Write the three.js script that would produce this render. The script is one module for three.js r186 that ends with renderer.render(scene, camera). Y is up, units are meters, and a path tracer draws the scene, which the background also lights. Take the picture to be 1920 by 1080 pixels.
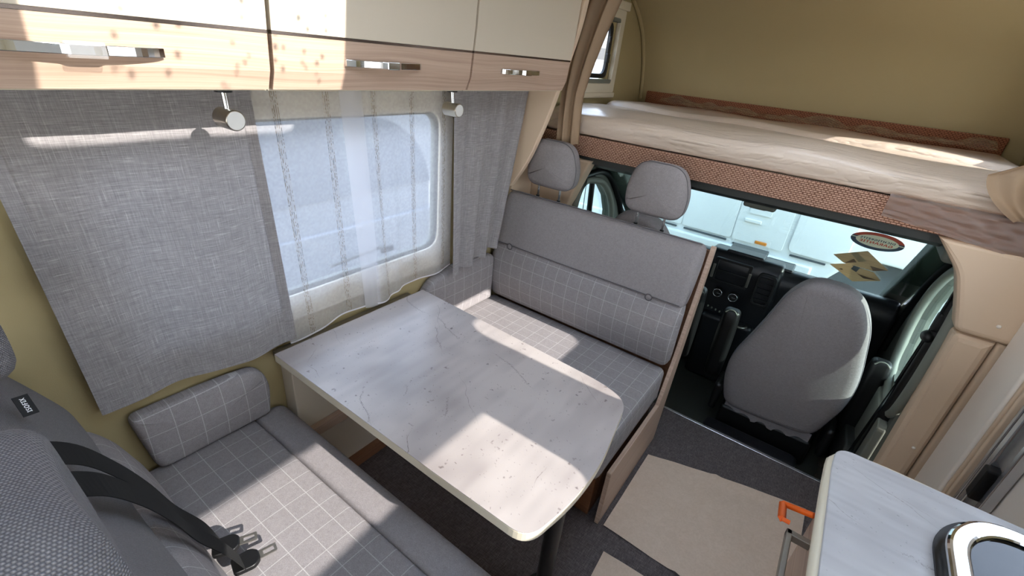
import * as THREE from 'three';
import { mergeGeometries } from 'three/addons/utils/BufferGeometryUtils.js';
import { RoundedBoxGeometry } from 'three/addons/geometries/RoundedBoxGeometry.js';

// ---------------------------------------------------------------- camera, sky, sun, exposure
// x runs forward to the cab, y up, z from the window wall (0) to the door wall (2.06)
const renderer = new THREE.WebGLRenderer({ antialias: true });
renderer.toneMapping = THREE.LinearToneMapping;
renderer.toneMappingExposure = 1.54;
renderer.shadowMap.enabled = true;
const scene = new THREE.Scene();
const camera = new THREE.PerspectiveCamera(63.93, 16 / 9, 0.02, 200);
camera.position.set(0, 1.66, 1.36);
camera.quaternion.setFromRotationMatrix(new THREE.Matrix4().makeBasis(
  new THREE.Vector3(0.58882, 0.09401, 0.80278), new THREE.Vector3(0.31633, 0.88719, -0.33591), new THREE.Vector3(-0.74379, 0.45173, 0.49265)));
camera.updateMatrixWorld(true);
const SUN = new THREE.Vector3(0.02, 0.52, 1).normalize();
{ // clear air with a little haze: pale at the horizon, blue overhead, brighter round the sun
  const w = 512, h = 256, d = new Float32Array(w * h * 4), dir = new THREE.Vector3();
  for (let j = 0; j < h; j++) for (let i = 0; i < w; i++) {
    const el = ((j + 0.5) / h - 0.5) * Math.PI, az = ((i + 0.5) / w - 0.5) * 2 * Math.PI, o = (j * w + i) * 4;
    dir.set(Math.cos(el) * Math.cos(az), Math.sin(el), Math.cos(el) * Math.sin(az));
    const t = Math.pow(Math.max(0, dir.y), 0.55), glow = Math.pow(Math.max(0, dir.dot(SUN)), 10) * 0.7, c = [0.98 - 0.62 * t, 0.99 - 0.47 * t, 1.0 - 0.22 * t];
    for (let k = 0; k < 3; k++) d[o + k] = c[k] + glow; d[o + 3] = 1;
  }
  const t = new THREE.DataTexture(d, w, h, THREE.RGBAFormat, THREE.FloatType); t.mapping = THREE.EquirectangularReflectionMapping; t.magFilter = THREE.LinearFilter; t.needsUpdate = true;
  scene.background = t; scene.backgroundIntensity = 5.0;
}
const sun = new THREE.DirectionalLight(0xfffaf3, 6.6);
sun.name = 'sun_light'; sun.position.copy(SUN).multiplyScalar(20).add(new THREE.Vector3(1, 1, 1)); sun.target.position.set(1, 1, 1);
sun.castShadow = true; sun.shadow.mapSize.set(2048, 2048); sun.shadow.radius = 1.0;
Object.assign(sun.shadow.camera, { left: -6, right: 6, top: 6, bottom: -6, near: 1, far: 45 });
scene.add(sun, sun.target);

// ---------------------------------------------------------------- helpers
let seed = 7;
const rnd = () => { seed = (seed * 1664525 + 1013904223) >>> 0; return seed / 4294967296; };
const V = (x, y, z) => new THREE.Vector3(x, y, z);
const taken = {};
function numbered(n) { const k = taken[n] = (taken[n] ?? -1) + 1; return k ? n + '_' + String(k).padStart(3, '0') : n; }
function mesh(name, geo, mat, parent) {
  const m = new THREE.Mesh(geo, mat); m.name = parent ? name : numbered(name); m.castShadow = m.receiveShadow = true;
  (parent || scene).add(m); return m;
}
function tag(o, label, category, group) { o.userData = { label, category }; if (group) o.userData.group = group; return o; }
function thing(name, label, category, pos = [0, 0, 0], group) {
  const g = new THREE.Group(); g.name = numbered(name); g.position.set(...pos); scene.add(g); return tag(g, label, category, group);
}
function struct(name, geo, mat) { const m = mesh(name, geo, mat); m.name = name; m.userData.kind = 'structure'; return m; }
function structGroup(name) { const g = new THREE.Group(); g.name = name; g.userData.kind = 'structure'; scene.add(g); return g; }
// uv in metres from the dominant direction of each face
function boxUV(geo, su = 1, sv = 1) {
  let g = geo.index ? geo.toNonIndexed() : geo;
  const p = g.attributes.position, uv = new Float32Array(p.count * 2), a = V(), b = V(), c = V(), n = V();
  for (let i = 0; i < p.count; i += 3) {
    a.fromBufferAttribute(p, i); b.fromBufferAttribute(p, i + 1); c.fromBufferAttribute(p, i + 2);
    n.copy(b).sub(a).cross(c.clone().sub(a));
    const ax = Math.abs(n.x), ay = Math.abs(n.y), az = Math.abs(n.z);
    for (let k = 0; k < 3; k++) {
      const q = [a, b, c][k];
      const [u, v] = ay >= ax && ay >= az ? [q.x, q.z] : ax >= az ? [q.z, q.y] : [q.x, q.y];
      uv[(i + k) * 2] = u * su; uv[(i + k) * 2 + 1] = v * sv;
    }
  }
  g.setAttribute('uv', new THREE.BufferAttribute(uv, 2));
  return g;
}
function box(x0, x1, y0, y1, z0, z1, r = 0) {
  const w = x1 - x0, h = y1 - y0, d = z1 - z0;
  const g = r > 0 ? new RoundedBoxGeometry(w, h, d, 3, Math.min(r, w / 2 - 1e-4, h / 2 - 1e-4, d / 2 - 1e-4)) : new THREE.BoxGeometry(w, h, d);
  g.translate((x0 + x1) / 2, (y0 + y1) / 2, (z0 + z1) / 2);
  return boxUV(g);
}
function merge(list) {
  return mergeGeometries(list.map((g) => { const q = g.index ? g.toNonIndexed() : g; for (const k of Object.keys(q.attributes)) if (!['position', 'normal', 'uv'].includes(k)) q.deleteAttribute(k); return q; }));
}
// polygon with rounded corners: pts [[a,b,r],...]
function roundPoly(pts, seg = 5) {
  const out = [], n = pts.length;
  for (let i = 0; i < n; i++) {
    const [x, y, r = 0] = pts[i], p = pts[(i + n - 1) % n], q = pts[(i + 1) % n];
    if (!r) { out.push([x, y]); continue; }
    const a = new THREE.Vector2(p[0] - x, p[1] - y), b = new THREE.Vector2(q[0] - x, q[1] - y);
    const t = Math.min(r, a.length() * 0.49, b.length() * 0.49); a.setLength(t); b.setLength(t);
    for (let k = 0; k <= seg; k++) { const s = k / seg, u = (1 - s) * (1 - s), w = s * s; out.push([x + a.x * u + b.x * w, y + a.y * u + b.y * w]); }
  }
  return out;
}
function densify(pts, step) {
  const out = [];
  for (let i = 0; i < pts.length; i++) {
    const a = pts[i], b = pts[(i + 1) % pts.length], l = Math.hypot(b[0] - a[0], b[1] - a[1]), n = Math.max(1, Math.ceil(l / step));
    for (let k = 0; k < n; k++) out.push([a[0] + (b[0] - a[0]) * k / n, a[1] + (b[1] - a[1]) * k / n]);
  }
  return out;
}
const AX = { z: (a, b, h) => [a, b, h], x: (a, b, h) => [h, b, a], y: (a, b, h) => [a, h, b] };
// soft solid: a closed profile swept from h0 to h1 with edges rounded by r and ends bulging by crown; f moves vertices
function loft(profile, h0, h1, r, axis = 'z', { crown = 0.006, step = 0.03, f, v0 = 0, flat = false } = {}) {
  let p = densify(profile, step);
  let area = 0; for (let i = 0; i < p.length; i++) { const q = p[(i + 1) % p.length]; area += p[i][0] * q[1] - q[0] * p[i][1]; }
  if (area < 0) p = p.slice().reverse();
  const n = p.length, nor = [], arc = [0]; let cx = 0, cy = 0;
  for (let i = 0; i < n; i++) {
    const a = p[(i + n - 1) % n], b = p[(i + 1) % n], l = Math.hypot(b[0] - a[0], b[1] - a[1]) || 1;
    nor.push([(b[1] - a[1]) / l, -(b[0] - a[0]) / l]); cx += p[i][0] / n; cy += p[i][1] / n;
    const q = p[(i + 1) % n]; arc.push(arc[i] + Math.hypot(q[0] - p[i][0], q[1] - p[i][1]));
  }
  const rings = [], mid = Math.max(1, Math.round((h1 - h0 - 2 * r) / 0.05));
  const cap = [0.0, 0.35, 0.7, 0.9];
  for (const s of cap) rings.push({ h: h0 - crown * (1 - s * s), off: r, s, pl: 1 });
  rings.push({ h: h0, off: r, s: 1, pl: 1 });
  for (let k = 0; k <= 4; k++) { const t = k / 4 * Math.PI / 2; rings.push({ h: h0 + r * (1 - Math.sin(t)) * 0 + r * (1 - Math.cos(t)), off: r * (1 - Math.sin(t)), s: 1, d: 0 }); }
  for (let k = 1; k < mid; k++) rings.push({ h: h0 + r + (h1 - h0 - 2 * r) * k / mid, off: 0, s: 1, d: 0 });
  for (let k = 4; k >= 0; k--) { const t = k / 4 * Math.PI / 2; rings.push({ h: h1 - r * (1 - Math.cos(t)), off: r * (1 - Math.sin(t)), s: 1, d: 0 }); }
  rings.push({ h: h1, off: r, s: 1, pl: 1 });
  for (const s of cap.slice().reverse()) rings.push({ h: h1 + crown * (1 - s * s), off: r, s, pl: 1 });
  const pos = [], uv = [], idx = [], map = AX[axis];
  rings.forEach((g) => {
    for (let i = 0; i <= n; i++) {
      const j = i % n; let a = p[j][0] - nor[j][0] * g.off, b = p[j][1] - nor[j][1] * g.off;
      a = cx + (a - cx) * g.s; b = cy + (b - cy) * g.s;
      let q = map(a, b, g.h); if (f) q = f(...q);
      pos.push(...q); if (flat || g.pl) uv.push(a, b); else uv.push(g.h, arc[i] + v0);
    }
  });
  for (let k = 0; k < rings.length - 1; k++) for (let i = 0; i < n; i++) { const a = k * (n + 1) + i, b = a + n + 1; idx.push(a, a + 1, b + 1, a, b + 1, b); }
  let vol = 0; for (let i = 0; i < idx.length; i += 3) {
    const [A, B, C] = [0, 1, 2].map((k) => V(...pos.slice(idx[i + k] * 3, idx[i + k] * 3 + 3))); vol += A.dot(B.cross(C));
  }
  if (vol < 0) for (let i = 0; i < idx.length; i += 3) [idx[i + 1], idx[i + 2]] = [idx[i + 2], idx[i + 1]];
  const geo = new THREE.BufferGeometry();
  geo.setAttribute('position', new THREE.Float32BufferAttribute(pos, 3)); geo.setAttribute('uv', new THREE.Float32BufferAttribute(uv, 2));
  geo.setIndex(idx); geo.computeVertexNormals();
  const N = geo.attributes.normal;   // close the seam of the profile
  for (let k = 0; k < rings.length; k++) {
    const a = k * (n + 1), b = a + n, v = V(N.getX(a) + N.getX(b), N.getY(a) + N.getY(b), N.getZ(a) + N.getZ(b)).normalize();
    N.setXYZ(a, v.x, v.y, v.z); N.setXYZ(b, v.x, v.y, v.z);
  }
  return geo;
}
// flat outline with holes, given thickness; axis is the direction it is thick in
function slab(outline, h0, h1, axis = 'z', holes = [], bevel = 0) {
  const sh = new THREE.Shape(outline.map((q) => new THREE.Vector2(q[0], q[1])));
  for (const h of holes) sh.holes.push(new THREE.Path(h.map((q) => new THREE.Vector2(q[0], q[1]))));
  const g = new THREE.ExtrudeGeometry(sh, { depth: h1 - h0 - 2 * bevel, bevelEnabled: bevel > 0, bevelThickness: bevel, bevelSize: bevel, bevelOffset: -bevel, bevelSegments: 3, curveSegments: 8 });
  g.translate(0, 0, h0 + bevel);
  if (axis === 'x') { const p = g.attributes.position; for (let i = 0; i < p.count; i++) p.setXYZ(i, p.getZ(i), p.getY(i), p.getX(i)); }
  if (axis === 'y') { const p = g.attributes.position; for (let i = 0; i < p.count; i++) p.setXYZ(i, p.getX(i), p.getZ(i), p.getY(i)); }
  if (axis !== 'z') { const a = g.toNonIndexed ? (g.index ? g.toNonIndexed() : g) : g, p = a.attributes.position;
    for (let i = 0; i < p.count; i += 3) { const x = p.getX(i + 1), y = p.getY(i + 1), z = p.getZ(i + 1); p.setXYZ(i + 1, p.getX(i + 2), p.getY(i + 2), p.getZ(i + 2)); p.setXYZ(i + 2, x, y, z); }
    a.computeVertexNormals(); return boxUV(a); }
  return boxUV(g);
}
function rrect(x0, x1, y0, y1, r, seg = 6) { return roundPoly([[x0, y0, r], [x1, y0, r], [x1, y1, r], [x0, y1, r]], seg); }
function tube(points, r, seg = 40, rs = 8, closed = false) { return new THREE.TubeGeometry(new THREE.CatmullRomCurve3(points.map((p) => V(...p)), closed, 'centripetal'), seg, r, rs, closed); }
function rod(a, b, r, rs = 16, r2 = r) {
  const A = V(...a), B = V(...b), d = B.clone().sub(A), g = new THREE.CylinderGeometry(r2, r, d.length(), rs);
  g.applyQuaternion(new THREE.Quaternion().setFromUnitVectors(V(0, 1, 0), d.clone().normalize())); g.translate((A.x + B.x) / 2, (A.y + B.y) / 2, (A.z + B.z) / 2); return g;
}
// sheet from a function (s,t) -> [x,y,z]; thick > 0 closes it into a thin body
function sheet(fn, nu, nv, wu = 1, wv = 1) {
  const pos = [], uv = [], idx = [];
  for (let j = 0; j <= nv; j++) for (let i = 0; i <= nu; i++) { pos.push(...fn(i / nu, j / nv)); uv.push(i / nu * wu, j / nv * wv); }
  for (let j = 0; j < nv; j++) for (let i = 0; i < nu; i++) { const a = j * (nu + 1) + i; idx.push(a, a + 1, a + nu + 2, a, a + nu + 2, a + nu + 1); }
  const g = new THREE.BufferGeometry(); g.setAttribute('position', new THREE.Float32BufferAttribute(pos, 3)); g.setAttribute('uv', new THREE.Float32BufferAttribute(uv, 2)); g.setIndex(idx); g.computeVertexNormals(); return g;
}
// flat ribbon of width w following points, with direction across given per point
function strap(points, across, w, th = 0.0016) {
  const c = new THREE.CatmullRomCurve3(points.map((p) => V(...p)), false, 'centripetal'), n = 48, A = V(...across).normalize(), pos = [], idx = [], uv = [];
  for (let i = 0; i <= n; i++) {
    const p = c.getPoint(i / n), t = c.getTangent(i / n), s = A.clone().addScaledVector(t, -A.dot(t)).normalize(), m = t.clone().cross(s).normalize();
    for (const [e, k] of [[-1, -1], [1, -1], [1, 1], [-1, 1]]) { const q = p.clone().addScaledVector(s, e * w / 2).addScaledVector(m, k * th / 2); pos.push(q.x, q.y, q.z); uv.push(e * w / 2, i / n); }
  }
  for (let i = 0; i < n; i++) for (let k = 0; k < 4; k++) { const a = i * 4 + k, b = i * 4 + (k + 1) % 4; idx.push(a, b, b + 4, a, b + 4, a + 4); }
  idx.push(0, 2, 1, 0, 3, 2, n * 4, n * 4 + 1, n * 4 + 2, n * 4, n * 4 + 2, n * 4 + 3);
  const g = new THREE.BufferGeometry(); g.setAttribute('position', new THREE.Float32BufferAttribute(pos, 3)); g.setAttribute('uv', new THREE.Float32BufferAttribute(uv, 2)); g.setIndex(idx);
  const h = g.toNonIndexed(); h.computeVertexNormals(); return h;
}

// ---------------------------------------------------------------- textures
function lattice(n, s) { let k = s * 7919 + 13; const a = new Float32Array(n * n); for (let i = 0; i < a.length; i++) { k = (k * 1664525 + 1013904223) >>> 0; a[i] = k / 4294967296; } return a; }
function noiseTile(n, s) {   // value noise on a torus of n cells; arguments in 0..1
  const a = lattice(n, s);
  return (u, v) => { const x = ((u % 1) + 1) % 1 * n, y = ((v % 1) + 1) % 1 * n, i = Math.floor(x), j = Math.floor(y), f = x - i, g = y - j, e = f * f * (3 - 2 * f), h = g * g * (3 - 2 * g);
    const i0 = i % n, i1 = (i + 1) % n, j0 = j % n * n, j1 = (j + 1) % n * n;
    return (a[j0 + i0] * (1 - e) + a[j0 + i1] * e) * (1 - h) + (a[j1 + i0] * (1 - e) + a[j1 + i1] * e) * h; };
}
function noiseRect(nx, ny, s) {
  let k = s * 104729 + 7; const a = new Float32Array(nx * ny); for (let i = 0; i < a.length; i++) { k = (k * 1664525 + 1013904223) >>> 0; a[i] = k / 4294967296; }
  return (u, v) => { const x = ((u % 1) + 1) % 1 * nx, y = ((v % 1) + 1) % 1 * ny, i = Math.floor(x), j = Math.floor(y), f = x - i, g = y - j, e = f * f * (3 - 2 * f), h = g * g * (3 - 2 * g);
    const i0 = i % nx, i1 = (i + 1) % nx, j0 = j % ny * nx, j1 = (j + 1) % ny * nx;
    return (a[j0 + i0] * (1 - e) + a[j0 + i1] * e) * (1 - h) + (a[j1 + i0] * (1 - e) + a[j1 + i1] * e) * h; };
}
function tex(w, h, sizeU, sizeV, fn, srgb = true) {   // fn(u,v) -> [r,g,b] or grey, 0..1; one tile covers sizeU x sizeV metres
  const d = new Uint8Array(w * h * 4);
  for (let j = 0; j < h; j++) for (let i = 0; i < w; i++) { const c = fn((i + 0.5) / w, (j + 0.5) / h), o = (j * w + i) * 4, g = Array.isArray(c); for (let k = 0; k < 3; k++) d[o + k] = Math.max(0, Math.min(255, 255 * (g ? c[k] : c))); d[o + 3] = 255; }
  const t = new THREE.DataTexture(d, w, h); t.wrapS = t.wrapT = THREE.RepeatWrapping; t.magFilter = THREE.LinearFilter; t.minFilter = THREE.LinearMipmapLinearFilter; t.generateMipmaps = true;
  t.repeat.set(1 / sizeU, 1 / sizeV); if (srgb) t.colorSpace = THREE.SRGBColorSpace; t.needsUpdate = true; return t;
}
const mix = (a, b, t) => a.map((x, i) => x + (b[i] - x) * t);
const hex = (h) => [(h >> 16 & 255) / 255, (h >> 8 & 255) / 255, (h & 255) / 255];
const std = (o) => new THREE.MeshStandardMaterial(o), phy = (o) => new THREE.MeshPhysicalMaterial(o);

const nA = noiseTile(128, 1), nB = noiseTile(32, 2), nC = noiseTile(8, 3), nD = noiseTile(4, 4), nE = noiseTile(256, 5);
const FAB = hex(0x8f8b8e), FAB2 = hex(0x7d797d);
const heather = (u, v) => 0.55 * nE(u * 2, v) + 0.3 * nA(u, v * 2) + 0.15 * nB(u, v);
const fabricMap = tex(512, 512, 0.25, 0.25, (u, v) => mix(hex(0x797475), hex(0xa8a1a1), heather(u, v)));
const fabricBump = tex(512, 512, 0.25, 0.25, (u, v) => 0.6 * nE(u, v) + 0.4 * nE(v * 2, u * 2), false);
const gridMap = tex(1024, 1024, 0.26, 0.26, (u, v) => {
  const c = mix(hex(0x797475), hex(0xa6a0a0), heather(u, v)), lu = Math.abs((u * 4) % 1 - 0.5), lv = Math.abs((v * 4) % 1 - 0.5), w = 0.014;
  const k = Math.max(lu < w ? 0.6 + 0.4 * nE(u, v * 2) : 0, lv < w ? 0.6 + 0.4 * nE(u * 2, v) : 0); return mix(c, hex(0xcfcccb), 0.65 * k);
});
const weave = (u, v) => { const n = 24, i = Math.floor(v * n), x = (u * n + (i % 2) * 0.5) % 1, y = (v * n) % 1; return Math.sin(Math.PI * x) * Math.sin(Math.PI * y); };
const weaveMap = tex(512, 512, 0.06, 0.06, (u, v) => mix(hex(0x5a585c), hex(0xaaa7a7), Math.min(1, 0.15 + 0.85 * weave(u, v)) * (0.75 + 0.25 * nB(u, v))));
const weaveBump = tex(512, 512, 0.06, 0.06, (u, v) => weave(u, v), false);
const slubU = noiseRect(10, 260, 11), slubV = noiseRect(260, 8, 12), slubU2 = noiseRect(24, 512, 13), slubV2 = noiseRect(512, 24, 14);
const linen = (u, v) => { const a = slubU(u, v), b = slubV(u, v); return 0.34 * slubU2(u, v) + 0.26 * slubV2(u, v) + 0.2 * a + 0.2 * b + (a > 0.9 ? 0.25 : 0) + (b > 0.92 ? 0.22 : 0); };
const linenMap = tex(1024, 1024, 0.4, 0.4, (u, v) => mix(hex(0x757172), hex(0xbcb7b6), Math.min(1, linen(u, v))));
const grainA = noiseRect(3, 90, 21), grainB = noiseRect(6, 300, 22), grainC = noiseRect(2, 24, 23);
const wood = (u, v) => { const w = v + 0.012 * Math.sin(u * 6.283 * 2) + 0.02 * (nC(u, v) - 0.5); return 0.45 * grainA(u, w) + 0.25 * grainB(u, w) + 0.3 * grainC(u, w); };
const woodMap = tex(1024, 1024, 1.1, 0.3, (u, v) => { const g = wood(u, v), d = grainB(u + 0.3, v) < 0.2 ? 0.25 : 0; return mix(mix(hex(0xd2b8a3), hex(0xae907b), Math.pow(g, 1.1)), hex(0x8a6b58), d * 0.55); });
// laminate with grey clouds, cracked veins and small dark flecks
const mclo = noiseTile(6, 31), mclo2 = noiseTile(18, 32), mfl = noiseTile(90, 33), mfl2 = noiseTile(200, 34), mst = noiseRect(10, 60, 35), stoneN = noiseRect(70, 9, 36);
function canvasTex(w, h, sizeU, sizeV, draw) {
  const c = document.createElement('canvas'); c.width = w; c.height = h; draw(c.getContext('2d'), w, h);
  const t = new THREE.CanvasTexture(c); t.colorSpace = THREE.SRGBColorSpace; t.wrapS = t.wrapT = THREE.RepeatWrapping; t.repeat.set(1 / sizeU, 1 / sizeV); t.magFilter = THREE.LinearFilter; return t;
}
const marbleMap = canvasTex(1536, 1536, 1.2, 1.2, (g, w, h) => {
  const im = g.createImageData(w, h);
  for (let j = 0; j < h; j++) for (let i = 0; i < w; i++) {
    const u = i / w, v = j / h, cl = 0.5 * mclo(u, v) + 0.3 * mclo2(u, v) + 0.2 * mst(u + 0.1 * mclo(u, v), v);
    let c = mix(hex(0xb8afaa), hex(0x857c7a), Math.max(0, cl - 0.28) * 1.15);
    const fl = mfl(u, v * 1.0) * 0.6 + mfl2(u, v) * 0.4; if (fl > 0.8 && mclo2(u + 0.3, v) > 0.45) c = mix(c, hex(0x6d6361), (fl - 0.8) * 6);
    for (let k = 0; k < 3; k++) im.data[(j * w + i) * 4 + k] = 255 * c[k]; im.data[(j * w + i) * 4 + 3] = 255;
  }
  g.putImageData(im, 0, 0);
  let k = 5; const r = () => { k = (k * 1664525 + 1013904223) >>> 0; return k / 4294967296; };
  flecks(g, w, h, r, 2200, 1.0, 0.6, '84,74,71');
  for (let i = 0; i < 44; i++) crack(g, w, h, r, r() * w, r() * h, 1.0 + (r() - 0.5) * 0.9, 14 + r() * 50, 0.4 + 0.5 * r(), i % 3 === 0);
});
// short dark marks all lying about one direction
function flecks(g, w, h, r, n, dir, spread, rgb) {
  for (let i = 0; i < n; i++) { const a = dir + (r() - 0.5) * 2 * spread, l = 2 + 9 * r() * r(), x = r() * w, y = r() * h; g.strokeStyle = `rgba(${rgb},${0.15 + 0.5 * r()})`; g.lineWidth = 0.8 + 1.8 * r() * r(); g.beginPath(); g.moveTo(x, y); g.lineTo(x + l * Math.cos(a), y + l * Math.sin(a)); g.stroke(); }
}
// hairline crack; a few are crumbled wide along part of their length
function crack(g, w, h, r, x, y, a, n, alpha, wide) {
  const a0 = a; for (let j = 0; j < n; j++) {
    a += (r() - 0.5) * 0.5 + (a0 - a) * 0.2; const x1 = x + 6 * Math.cos(a), y1 = y + 6 * Math.sin(a), f = Math.sin(Math.PI * j / n);
    g.strokeStyle = `rgba(96,85,82,${1.3 * alpha * f * (0.4 + 0.6 * r())})`; g.lineWidth = 0.8 + 1.2 * r() * f; g.beginPath(); g.moveTo(x, y); g.lineTo(x1, y1); g.stroke();
    if (wide && f > 0.55) for (let q = 0; q < 3; q++) { g.fillStyle = `rgba(98,88,86,${0.2 + 0.4 * r()})`; g.beginPath(); g.ellipse(x + (r() - 0.5) * 12, y + (r() - 0.5) * 6, 0.6 + 2 * r(), 0.5 + r(), a, 0, 7); g.fill(); }
    x = x1; y = y1;
  }
}
const stoneMap = canvasTex(1024, 1024, 0.7, 0.7, (g, w, h) => {   // streaked laminate of the worktop
  const im = g.createImageData(w, h);
  for (let j = 0; j < h; j++) for (let i = 0; i < w; i++) {
    const u = i / w, v = j / h, st = stoneN(u, v + 0.06 * mclo(u, v)), c = mix(hex(0xc3c2c2), hex(0xa9a7a8), 0.45 * st + 0.35 * mclo2(u, v) + 0.2 * mclo(u, v));
    for (let k = 0; k < 3; k++) im.data[(j * w + i) * 4 + k] = 255 * c[k]; im.data[(j * w + i) * 4 + 3] = 255;
  }
  g.putImageData(im, 0, 0);
  let k = 17; const r = () => { k = (k * 1664525 + 1013904223) >>> 0; return k / 4294967296; };
  flecks(g, w, h, r, 700, 1.45, 0.35, '92,88,90');
  for (let i = 0; i < 16; i++) crack(g, w, h, r, r() * w, r() * h, 1.4 + (r() - 0.5) * 0.4, 15 + r() * 40, 0.3 + 0.4 * r(), i % 4 === 0);
});
const carpetMap = tex(512, 512, 0.3, 0.3, (u, v) => { const k = 0.5 * slubU2(u, v) + 0.5 * slubV2(u, v); return mix(hex(0x413a3a), hex(0x988d8a), Math.pow(k, 1.6)); });
const carpetBump = tex(512, 512, 0.3, 0.3, (u, v) => 0.5 * slubU2(u, v) + 0.5 * slubV2(u, v), false);
const chip = (u, v) => { const ny = 26, j = Math.floor(v * ny), nx = 13, uu = u * nx + (j % 2) * 0.5 + 0.35 * nB(u, j / ny), x = uu % 1, y = (v * ny) % 1; return Math.min(Math.min(x, 1 - x) * 5, Math.min(y, 1 - y) * 2.6); };
const boardMap = tex(1024, 1024, 0.2, 0.2, (u, v) => mix(hex(0x74503f), mix(hex(0xcda288), hex(0xe2bda6), nA(u, v)), Math.min(1, Math.max(0, chip(u, v) - 0.15))));
const boardBump = tex(1024, 1024, 0.2, 0.2, (u, v) => Math.min(1, chip(u, v)), false);
const gravelMap = tex(1024, 1024, 1.6, 1.6, (u, v) => { const k = 0.5 * nE(u, v) + 0.3 * nA(u, v) + 0.2 * nC(u, v); return mix(hex(0x8d877b), hex(0xe2dccd), k); });
const paperMap = tex(512, 512, 0.6, 0.6, (u, v) => mix(hex(0xd3bba3), hex(0xe2ccb7), 0.5 * nA(u, v) + 0.3 * nB(u, v) + 0.2 * nC(u, v)));
const nCloth = tex(512, 512, 0.12, 0.12, (u, v) => 0.35 + 0.4 * nE(u, v) + 0.25 * nA(u, v), false);
const wrapBump = tex(1024, 512, 1.0, 0.5, (u, v) => { const a = noiseW1(u + 0.5 * v, v), b = noiseW2(u * 1 + v, v - u); return Math.abs(a - 0.5) * 1.2 + Math.abs(b - 0.5) * 0.6; }, false);
function noiseW1(u, v) { return (noiseW1.f ??= noiseRect(12, 30, 51))(u, v); }
function noiseW2(u, v) { return (noiseW2.f ??= noiseRect(30, 20, 52))(u, v); }

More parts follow.
